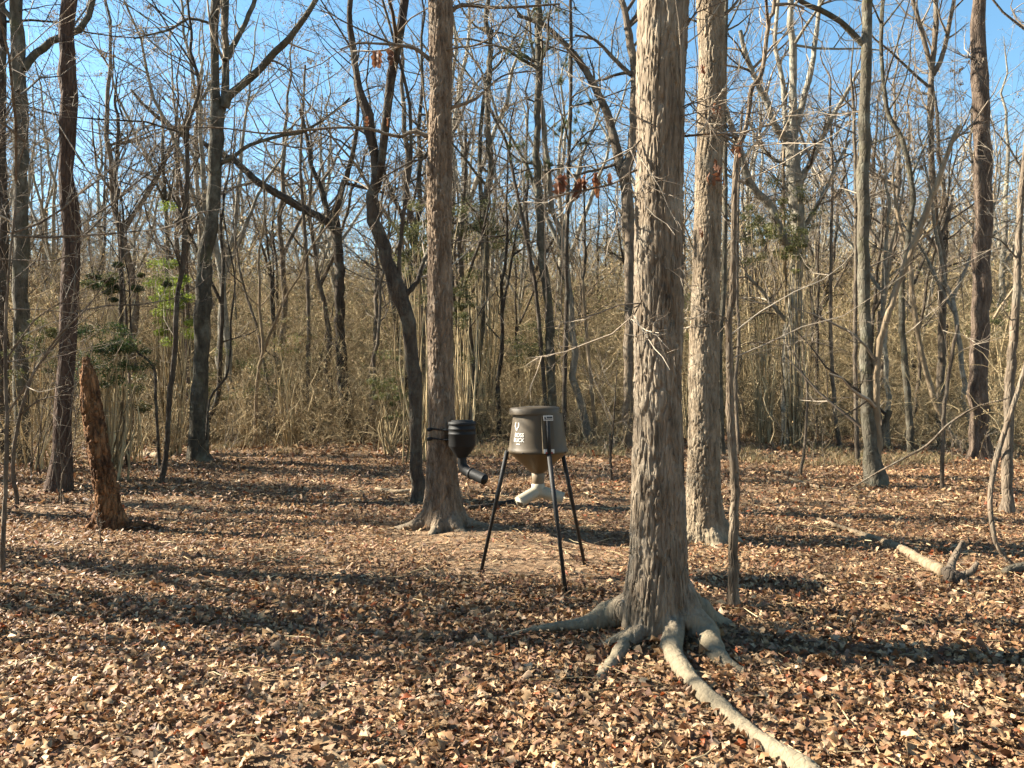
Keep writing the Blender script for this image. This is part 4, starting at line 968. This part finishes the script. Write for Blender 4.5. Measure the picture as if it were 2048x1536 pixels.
grass('strip of dry straw coloured grass behind the two feeders', 420, 1250, 868, 915, 16000, .20, 3)
grass('thin dry grass at the foot of the thicket on the right', 1480, 2048, 862, 930, 14000, .17, 4)

# ------------------------------------------------------------------ fallen wood, vines, low saplings
def log(name, label, pts, mat, cat='log', seed=0, rough=.15, sides=14, extra=()):
    q = spline(np.array(pts), 26); off = np.array([q[0, 0], q[0, 1], 0.])
    for j in range(26):
        if q[j, 2] < .25 and q[j, 1] < 12: ROOTS.append((q[j, 0], q[j, 1], q[j, 3] * .8))
    e = empty(name, off, label=label, cat=cat)
    Tubes().add(q[:, :3], q[:, 3], sides, cap=True).build('stem', M[mat], e, off, rough)
    for nm, ex in extra:
        k = spline(np.array(ex), 12); Tubes().add(k[:, :3], k[:, 3], 9, cap=True).build(nm, M['dark' if nm == 'root_mass' else 'brown'], e, off, .6 if nm == 'root_mass' else .3)
    return e
def gp(x, y, w, z=.0):
    g = G(x, y); r = w * .5 / F * g[1]; return [g[0], g[1], float(gz(g[0], g[1])) + r * .75 + .015 + z, r]
a = gp(1900, 1168, 44)
log('fallen_log', 'pale fallen log with a dark upturned root end, right foreground', [gp(1636, 1042, 8, -.01), gp(1700, 1066, 12, -.01), gp(1780, 1096, 16, -.015), gp(1815, 1116, 19, -.005), gp(1850, 1138, 23, -.01), gp(1890, 1162, 27)], 'pale', extra=[
    ('root_mass', [[a[0] - .05, a[1], .03, .07], [a[0] + .03, a[1] - .03, .045, .085], [a[0] + .11, a[1] - .03, .02, .05]]),
    ('broken_root', [[a[0], a[1], .08, .05], [a[0] + .08, a[1] + .1, .16, .032], [a[0] + .22, a[1] + .2, .30, .018]]),
    ('broken_root', [[a[0] + .04, a[1], .05, .05], [a[0] + .16, a[1] - .02, .10, .03], [a[0] + .22, a[1], .17, .02]]),
    ('broken_root', [[a[0] + .04, a[1], .03, .05], [a[0] + .2, a[1] - .06, .03, .03], [a[0] + .32, a[1] - .06, .01, .012]])])
log('fallen_log', 'short pale fallen log lying far left behind the snag', [gp(238, 905, 12), gp(275, 910, 13), gp(318, 917, 12)], 'pale', seed=1)
g0 = G(500, 872); log('fallen_branch', 'pale fallen branch propped up in front of the slender pale sapling', [[*P(500, 871, 22.6), .05], [*P(560, 858, 22.4), .055], [*P(598, 842, 22.2), .05], [*P(616, 828, 22.1), .045]], 'pale', 'branch', 2)
log('fallen_branch', 'thin branch lying beside the feeder oak on the ground', [gp(935, 1022, 10), gp(985, 1018, 9), gp(1040, 1008, 7), gp(1075, 1004, 4)], 'dark', 'branch', 3)
log('fallen_branch', 'pale stick on the ground left of the curving tree', [gp(752, 975, 6), gp(790, 985, 9), gp(832, 985, 8)], 'pale', 'branch', 4)
log('fallen_branch', 'long thin pale stick on the leaves before the grey tree with broken second stem', [gp(1550, 950, 5), gp(1640, 985, 6), gp(1735, 988, 4)], 'pale', 'branch', 5)
log('fallen_branch', 'forked stick lying on the leaves at the bottom centre', [gp(640, 1525, 7), gp(690, 1515, 7), gp(760, 1505, 6), gp(800, 1475, 4)], 'brown', 'branch', 6, extra=[('fork', [gp(722, 1513, 6), gp(738, 1532, 4), gp(750, 1560, 3)])])
log('fallen_branch', 'arching bare branch leaning across the right side before the pine', [[*P(1690, 985, 10.9), .008], [*P(1755, 945, 10.4), .012], [*P(1850, 893, 9.9), .014], [*P(1895, 850, 9.6), .013], [*P(1950, 815, 9.4), .011], [*P(2015, 797, 9.2), .008]], 'brown', 'branch', 7)
log('vine', 'twisting bare vine hanging to the ground at the right edge', [[*P(2060, 700, 6.7), .018], [*P(2048, 745, 6.7), .02], [*P(2020, 830, 6.7), .02], [*P(1992, 920, 6.7), .022], [*P(1980, 1000, 6.65), .02], [*P(1990, 1080, 6.6), .018], [*P(2010, 1115, 6.6), .018], [*P(2045, 1145, 6.55), .02]], 'brown', 'vine', 8)
log('fallen_log', 'mossy log end at the extreme right edge of the leaves', [gp(2008, 1152, 12), gp(2040, 1148, 22), gp(2110, 1140, 28), gp(2220, 1120, 28)], 'grey', seed=9)
log('vine', 'thick bent vine bowing out from the grey forked tree', [[*P(412, 880, 15.2), .02], [*P(420, 797, 15.3), .022], [*P(452, 755, 15.4), .022], [*P(461, 700, 15.4), .02], [*P(462, 640, 15.4), .018], [*P(470, 560, 15.5), .016], [*P(455, 480, 15.5), .014], [*P(446, 420, 15.6), .012]], 'dark', 'vine', 10)
vr = np.random.default_rng(66)
for i, (x, d, lab) in enumerate([(1096, 16, 'long thin vine hanging left of the dark thin stem above the feeder'), (1112, 16.5, 'pale vine hanging just right of the slim pine'), (1118, 15.5, 'dark vine hanging beside the pale vine right of the slim pine'), (470, 15, 'thin vine hanging just right of the grey forked tree'), (1395, 13, 'thin vine between the foreground oak and the oak behind it'), (1838, 18, 'vine dangling from the three forked tree'), (1915, 18.5, 'dark vine dangling near the right hand pine')]):
    n = 14; yy = np.linspace(-40, 640, n); xx = x + np.cumsum(vr.normal(0, 3, n)); q = np.array([[*P(a_, b_, d + vr.normal(0, .05)), .009] for a_, b_ in zip(xx, yy)])
    e = empty('vine', (q[-1][0], q[-1][1], q[-1][2]), label=lab, cat='vine'); q = spline(q, 40)
    T = Tubes().add(q[:, :3], q[:, 3], 5); T.build('stem', M['vine'], e, q[-1, :3])
    T2 = Tubes(); b_, rb_ = grow(q[:, :3], q[:, 3], 14, 0, 1, 50, 1, .6, 5, .2, -.05, .003, labs=(.2, .7), rng=vr); T2.add(b_, rb_, 3); T2.build('twigs', M['twig'], e, q[-1, :3])

def sapling(label, px, yb, h, nst, seed, lean=0.0, mat='twig', spread=.05):
    """a bare twiggy sapling or shrub standing on the ground"""
    rng = np.random.default_rng(seed + 4000); g = G(px, yb); off = np.array([g[0], g[1], float(gz(g[0], g[1]))]); e = empty('sapling', off, label=label, cat='sapling'); T, K = Tubes(), Tubes()
    n = 10; s = np.linspace(0, 1, n)
    for k in range(nst):
        hh = h * rng.uniform(.6, 1.1); wob = np.cumsum(rng.normal(0, .02 * hh, (n, 2)), 0); wob -= wob[0]
        p = np.stack([off[0] + rng.normal(0, spread) + wob[:, 0] + (lean + rng.normal(0, .1)) * s ** 1.5 * hh, off[1] + rng.normal(0, spread) + wob[:, 1], off[2] - .05 + s * hh], -1); r = (.004 + .005 * hh / 2) * (1 - .7 * s)
        K.add(p, r, 6); a_, ra_ = grow(p, r, 8, .25, 1, 48, .3, .6, 5, .16, .04, .0025, rng=rng); T.add(a_, ra_, 4)
        c_, rc_ = grow(a_, ra_, 4, .15, 1, 42, .5, .7, 4, .2, .02, .0018, rng=rng); T.add(c_, rc_, 3)
    K.build('stem', M['brown'], e, off); T.build('twigs', M[mat], e, off)
for a_ in [('twiggy seedling at the right side of the straight pale oak', 1490, 1062, .9, 2, 1, .2), ('bare seedling standing in the leaves left of the curving tree', 575, 1000, .8, 2, 2), ('tiny dead seedling near the foot of the leaning snag', 205, 1095, 1.0, 1, 3, -.3),
           ('thin twiggy sapling right of the grey forked tree foot', 452, 945, 1.6, 2, 4), ('slender sapling between forked tree and slender pale sapling', 520, 912, 2.4, 2, 5), ('twiggy sapling before the thicket right of the tripod feeder', 1290, 935, 1.8, 3, 6),
           ('short sapling left of the grey tree with broken second stem', 1640, 935, 1.5, 2, 7), ('twiggy bare shrub left of the dark pine foot', 70, 960, 2.8, 4, 8, .3), ('twiggy bare shrub arching over the leaning snag', 130, 1010, 2.4, 4, 9, .15), ('fine twiggy sapling right of the three forked tree', 1925, 940, 1.7, 3, 10),
           ('bare sapling near the right edge before the brown curving trunk', 1975, 1010, 1.3, 2, 11, .1), ('bare sapling in the dry grass behind the black feeder', 905, 905, 2.0, 2, 12), ('bare twiggy bush at the thicket edge behind the tripod feeder', 1160, 900, 1.5, 5, 13)]:
    sapling(*a_)

# ------------------------------------------------------------------ leaf litter
rl = np.random.default_rng(11)
parts = [scatter_leaves(rl, 2.4, 4.3, 2300, (.03, .062), 4, tilt=.4), scatter_leaves(rl, 4.3, 6.2, 2000, (.03, .06), 2, tilt=.4), scatter_leaves(rl, 6.2, 9.5, 1300, (.032, .06), 1, tilt=.4),
         scatter_leaves(rl, 9.5, 16, 420, (.045, .08), 1, tilt=.45), scatter_leaves(rl, 16, 30, 80, (.08, .14), 1, tilt=.45)]
Vs, Ts, Cs, b = [], [], [], 0
for v, t, c in parts: Vs.append(v); Ts.append(t + b); Cs.append(c); b += len(v)
lit = mk('leaf_litter', np.concatenate(Vs), [np.concatenate(Ts)], M['leaf'], smooth=True, attrs={'Col': ('FLOAT_COLOR', np.concatenate(Cs).astype(np.float32))})
tag(lit, kind='stuff', label='deep litter of curled tan and brown fallen oak leaves', cat='leaf litter')

tq = Tubes(); K = 900
yy = np.sqrt(rl.uniform(3.0 ** 2, 13 ** 2, K)); xx = rl.uniform(-.7, .7, K) * yy; an = rl.uniform(0, 6.283, K); ln_ = rl.uniform(.05, .35, K) * rl.choice([.6, 1, 1.6], K)
st_ = np.linspace(-.5, .5, 4)[None]; px_ = xx[:, None] + np.cos(an)[:, None] * ln_[:, None] * st_ + rl.normal(0, .012, (K, 4)); py_ = yy[:, None] + np.sin(an)[:, None] * ln_[:, None] * st_ + rl.normal(0, .012, (K, 4))
tq.add(np.stack([px_, py_, gz(px_, py_) + rl.uniform(.02, .05, (K, 4))], -1), rl.uniform(.0015, .005, (K, 1)) * np.array([[1, .9, .8, .5]]), 5)
tag(tq.build('twig_litter', M['brush']), kind='stuff', label='loose broken twigs lying over the fallen leaves', cat='twigs')

# the nearest leaves, one by one, as pieces of the ground
lp = []
for k in range(16):
    v, t = leaf_proto(rl, 6)
    me = bpy.data.meshes.new('leaf'); me.from_pydata(v.tolist(), [], t.tolist()); me.materials.append(M['leaf1']); lp.append(me)
for k in range(300):
    y = math.sqrt(rl.uniform(3.05 ** 2, 4.3 ** 2)); x = rl.uniform(-.66, .66) * y
    while not off_roots(np.array([x]), np.array([y]))[0]: y = math.sqrt(rl.uniform(3.05 ** 2, 4.3 ** 2)); x = rl.uniform(-.66, .66) * y
    o = bpy.data.objects.new('leaf', lp[k % 16]); C.objects.link(o); o.parent = ground
    s = rl.uniform(.045, .08); o.scale = (s, s, s)
    o.location = (x, y, float(gz(x, y)) + rl.uniform(.02, .04)); o.rotation_euler = (rl.normal(0, .35), rl.normal(0, .35), rl.uniform(0, 6.28))

# ------------------------------------------------------------------ tripod feeder
M['hop'] = plain_mat('brown_plastic', (.066, .049, .029), .55, 0, .3, .16, 5., .08)
M['cone'] = plain_mat('ochre_brown_plastic', (.095, .055, .018), .5, 0, .4, .1)
M['neck'] = plain_mat('weathered_brown_pipe', (.16, .115, .07), .6, 0, .3, .2)
M['pvc'] = plain_mat('dirty_white_pvc', (.31, .275, .20), .5, 0, .4, .14, 9.)
M['steel'] = plain_mat('black_painted_steel', (.016, .015, .014), .62, .0, .3, .4, 22.)
M['black'] = plain_mat('black_plastic', (.010, .010, .010), .6, 0, .22, .3, 12.)
M['white'] = plain_mat('white_print', (.48, .46, .42), .6)
M['ink'] = plain_mat('dark_print', (.04, .04, .04), .6)
M['red'] = plain_mat('red_print', (.25, .03, .02), .6)

def lathe(name, prof, n, mat, parent, loc=(0, 0, 0), smooth=True, ribs=None):
    prof = np.array(prof, float); th = np.arange(n) * 2 * math.pi / n; m = len(prof)
    V = np.stack([prof[:, 0:1] * np.cos(th), prof[:, 0:1] * np.sin(th), np.repeat(prof[:, 1:2], n, 1)], -1).reshape(-1, 3)
    i = np.arange(m * n).reshape(m, n); A, B = i[:-1], i[1:]
    q = np.stack([A, np.roll(A, -1, 1), np.roll(B, -1, 1), B], -1).reshape(-1, 4)
    o = mk(name, V, [q], mat, parent, smooth); o.location = loc
    return o

fc = np.array([.215, 6.38]); feeder = empty('deer_feeder', (fc[0], fc[1], 0), label='brown barrel feeder with white pipe spouts standing on three black legs', cat='feeder')
hz0, hz1, hr0, hr1 = 1.035, 1.362, .249, .204
lathe('hopper', [(hr0 - .006, hz0 - .002), (hr0 + .002, hz0 + .004), (hr0 + .003, hz0 + .018), (hr0 - .002, hz0 + .03), *[(hr0 + (hr1 - hr0) * t - .002, hz0 + (hz1 - hz0) * t) for t in (.15, .3, .45, .6, .75, .9, 1)]], 64, M['hop'], feeder)
hopper = feeder.children[0]
lid = lathe('lid', [(hr1 + .001, hz1 - .012), (hr1 + .006, hz1 - .011), (hr1 + .0065, hz1 - .006), (hr1 + .003, hz1 + .040), (hr1 + .001, hz1 + .0415), (hr1 - .012, hz1 + .0425), (hr1 - .014, hz1 + .047), (.06, hz1 + .056), (0.001, hz1 + .057)], 64, M['hop'], feeder)
lid.rotation_euler = (0, -.02, 0)
lathe('funnel', [(hr0 - .004, hz0 + .001), (hr0 - .012, hz0 - .008), (.15, .95), (.06, .868), (.05, .860)], 64, M['cone'], feeder)
lathe('neck_pipe', [(.05, .87), (.054, .868), (.053, .79), (.050, .785), (.050, .76)], 40, M['neck'], feeder)
jz = .715
fit = lathe('pipe_fitting', [(.052, .775), (.057, .772), (.057, .735), (.058, .70), (.052, .672), (.03, .655), (.001, .65)], 40, M['pvc'], feeder)
def pipe(name, a, b, r, mat, parent, wall=.006, n=32, bend=None):
    a, b = np.array(a, float), np.array(b, float)
    pts = np.array([[*a, r], [*(a * .5 + b * .5), r], [*b, r]]); q = spline(pts, 6)
    T = Tubes(); T.add(q[:, :3], q[:, 3], n); dv = nrm(b - a)
    # rim and inside of the open end
    T.add(np.array([b, b + dv * .001, b - dv * .002, b - dv * .006]), np.array([r, r - wall * .5, r - wall, r - wall - .0004]), n)
    o = T.build(name, mat, parent)
    Tubes().add(np.array([b - dv * .004, b - dv * .06, b - dv * .13, b - dv * .131]), np.array([r - wall, r - wall, r - wall, .001]), n).build('lining', M['neck'] if mat is M['pvc'] else mat, o); return o
for az, L, dz in ((218, .20, -.075), (352, .21, -.06), (100, .20, -.07)):
    c, s = math.cos(math.radians(az)), math.sin(math.radians(az))
    pipe('spout', (c * .0, s * .0, jz), (c * L, s * L, jz + dz), .049, M['pvc'], feeder)
feet = [G(960, 1148), G(1133, 1194), G(1171, 1135)]
for k, ft in enumerate(feet):
    v = ft[:2] - fc; u = v / np.linalg.norm(v); fz = float(gz(ft[0], ft[1]))
    p0 = np.array([v[0], v[1], fz - .03]); p1 = np.array([*(u * (hr0 + .012)), hz0 + .005])
    mid = p0 + (p1 - p0) * .52
    lg = Tubes(); lg.add(np.array([p0, mid, mid + (p1 - p0) * .005, p1]), np.array([.0155, .0155, .0185, .0185]), 14, cap=True)
    leg = lg.build('leg', M['steel'], feeder)
    Tubes().add(np.array([p0 + [0, 0, .025], p0 + [0, 0, .035]]), np.array([.03, .03]), 14, cap=True).build('foot_plate', M['steel'], leg)
    # sleeve moulded into the hopper side, with the leg's upper end in it
    side = np.array([-u[1], u[0]])
    zs = [hz0 + .01, hz1 - .02]; V = []
    for z in zs:
        r = hr0 + (hr1 - hr0) * (z - hz0) / (hz1 - hz0)
        for sgn in (-1, 1):
            for dr in (-.004, .014): V.append([*(u * (r + dr) + side * sgn * .048), z])
    i = lambda z, s, d: z * 4 + s * 2 + d
    Q = [[i(0, 0, 1), i(0, 1, 1), i(1, 1, 1), i(1, 0, 1)], [i(0, 0, 0), i(0, 0, 1), i(1, 0, 1), i(1, 0, 0)], [i(0, 1, 1), i(0, 1, 0), i(1, 1, 0), i(1, 1, 1)], [i(1, 0, 0), i(1, 0, 1), i(1, 1, 1), i(1, 1, 0)], [i(0, 0, 1), i(0, 0, 0), i(0, 1, 0), i(0, 1, 1)]]
    if k != 1: continue
    slv = mk('leg_sleeve', V, [np.array(Q)], M['hop'], feeder, smooth=False)
    up = Tubes(); up.add(np.array([[*(u * (hr0 + .018)), hz0 + .01], [*(u * (hr1 + .024)), hz1 - .03]]), np.array([.0175, .0175]), 12, cap=True); up.build('leg_end', M['steel'], slv)
    if k == 1:
        def patch(name, r_out, s0, s1, z0, z1, mat, parent, n=2, out=.036):
            V = []
            for z in (z0, z1):
                r = hr0 + (hr1 - hr0) * (z - hz0) / (hz1 - hz0) + out + r_out
                for s_ in (s0, s1):
                    for dd in (0, .002): V.append([*(u * (r + dd) + side * s_), z])
            Q = [[1, 3, 7, 5], [0, 4, 6, 2], [0, 1, 5, 4], [2, 6, 7, 3], [4, 5, 7, 6], [0, 2, 3, 1]]
            return mk(name, V, [np.array(Q)], mat, parent, smooth=False)
        st = patch('sticker', 0, -.04, .04, hz1 - .055, hz1 - .014, M['white'], feeder)
        patch('emblem', .003, -.034, -.022, hz1 - .046, hz1 - .024, M['ink'], st)
        patch('print_block', .003, -.014, .034, hz1 - .036, hz1 - .022, M['ink'], st)
        patch('print_line', .003, -.026, .034, hz1 - .046, hz1 - .040, M['ink'], st)
        for sgn in (-1, 1):
            tp_ = patch('torn_label', 0, *sorted((sgn * .012, sgn * .044)), hz0 + .012, hz0 + .044, M['white'], feeder, out=.02)
            patch('red_print', .003, *sorted((sgn * .012, sgn * .030)), hz0 + .010, hz0 + .024, M['red'], tp_, out=.02)

for k in range(8):
    a_ = k * math.pi / 4 + .25; c_, s_ = math.cos(a_), math.sin(a_)
    Tubes().add(np.array([[c_ * (hr0 - .004), s_ * (hr0 - .004), hz0 + .011], [c_ * (hr0 + .008), s_ * (hr0 + .008), hz0 + .011]]), np.array([.006, .006]), 8, cap=True).build('bolt', M['steel'], feeder)

# printed logo: antlers over two lines of lettering, on the left of the barrel
def text_mesh(body, size):
    cu = bpy.data.curves.new('t', 'FONT'); cu.body = body; cu.size = size; cu.align_x = 'CENTER'; cu.offset = .0006
    o = bpy.data.objects.new('t', cu); C.objects.link(o); dg = bpy.context.evaluated_depsgraph_get()
    me = bpy.data.meshes.new_from_object(o.evaluated_get(dg)); bpy.data.objects.remove(o); return me
def on_hopper(me_or_v, faces, az0, zc, name):
    """wrap flat (x, y) artwork round the barrel"""
    v = np.asarray(me_or_v); z = zc + v[:, 1]; r = hr0 + (hr1 - hr0) * (z - hz0) / (hz1 - hz0) + .0015
    a = az0 + v[:, 0] / r
    W_ = np.stack([r * np.cos(a), r * np.sin(a), z], -1)
    me = bpy.data.meshes.new(name); me.from_pydata(W_.tolist(), [], faces); me.materials.append(M['white']); o = bpy.data.objects.new(name, me); C.objects.link(o); o.parent = hopper; return o
AZ = math.radians(-90 - 44)
for txt, zc in (('BOSS', 1.172), ('BUCK', 1.132)):
    me = text_mesh(txt, .044); on_hopper(np.array([v.co[:] for v in me.vertices]), [list(p.vertices) for p in me.polygons], AZ, zc, 'lettering')
def stroke(pts, w):
    pts = np.array(pts, float); T = nrm(np.gradient(pts, axis=0)); Nn = np.stack([-T[:, 1], T[:, 0]], -1) * w * .5
    V = np.vstack([pts + Nn, pts - Nn]); n = len(pts); return V, [[i, i + 1, n + i + 1, n + i] for i in range(n - 1)]
for sgn in (-1, 1):
    v, f = stroke(np.array([[0, 0], [sgn * .010, .018], [sgn * .024, .034], [sgn * .024, .052], [sgn * .015, .064]]) + [-.035, 1.222 - 1.20], .008)
    on_hopper(v, f, AZ, 1.20, 'antler')
v, f = stroke(np.array([[-.018, 0], [.02, 0]]), .008); on_hopper(v, f, AZ, 1.113, 'underline')

# ------------------------------------------------------------------ black feeder strapped to the oak
bc = np.array([(924 - 1024) / F * 8.42, 8.42]); bf = empty('hanging_feeder', (bc[0], bc[1], 0.0), label='small black feeder with elbow spout strapped to the rough oak', cat='feeder')
lathe('hopper', [(.06, .80), (.142, .915), (.147, .925), (.147, 1.045), (.151, 1.05), (.151, 1.062), (.147, 1.067), (.147, 1.10), (.152, 1.105), (.152, 1.115), (.147, 1.12), (.146, 1.165)], 48, M['black'], bf)
lathe('lid', [(.150, 1.150), (.155, 1.155), (.153, 1.180), (.142, 1.188), (.12, 1.190), (.118, 1.202), (.001, 1.206)], 48, M['black'], bf)
dq = np.array([[0, 0, .83, .05], [0, 0, .77, .05], [.004, -.002, .715, .052], [.03, -.02, .665, .054], [.075, -.055, .64, .054], [.11, -.085, .628, .054]])
q = spline(dq, 16); Tubes().add(q[:, :3], q[:, 3], 28).build('elbow', M['black'], bf)
q2 = np.array([.10, -.08, .632]); pipe('spout', q2, q2 + np.array([.155, -.13, -.052]), .057, M['black'], bf)
Tubes().add(np.array([q2 - [.004, -.004, 0], q2 + [.015, -.012, -.005]]), np.array([.062, .062]), 28, cap=True).build('collar', M['black'], bf)
tc_ = np.array([(883 - 1024) / F * d3 - bc[0], d3 - bc[1]])
for z in (1.09, .985):
    n = 40; th = np.arange(n + 1) * 2 * math.pi / n; r = .158 + .006 * np.sin(th * 5)
    p = np.stack([tc_[0] + r * np.cos(th), tc_[1] + r * np.sin(th), np.full(n + 1, z) + .01 * np.sin(th * 2)], -1)
    stp = Tubes(); stp.add(p, np.full(n + 1, .010), 6); sobj = stp.build('strap', M['black'], bf)
    for sgn in (-1, 1):
        dv = tc_ / np.linalg.norm(tc_); sdv = np.array([-dv[1], dv[0]])
        a_ = np.array([*(dv * .135 + sdv * sgn * .06), z]); b_ = np.array([*(tc_ - dv * .14 + sdv * sgn * .09), z])
        Tubes().add(np.array([a_, b_]), np.array([.009, .009]), 8, cap=True).build('bracket_arm', M['steel'], bf)
    kd_ = np.array([tc_[0] - .12, tc_[1] - .12, z]); Tubes().add(np.array([kd_ - [.03, 0, .008], kd_, kd_ + [.03, -.02, .01]]), np.array([.016, .022, .014]), 8, cap=True).build('buckle', M['black'], sobj)
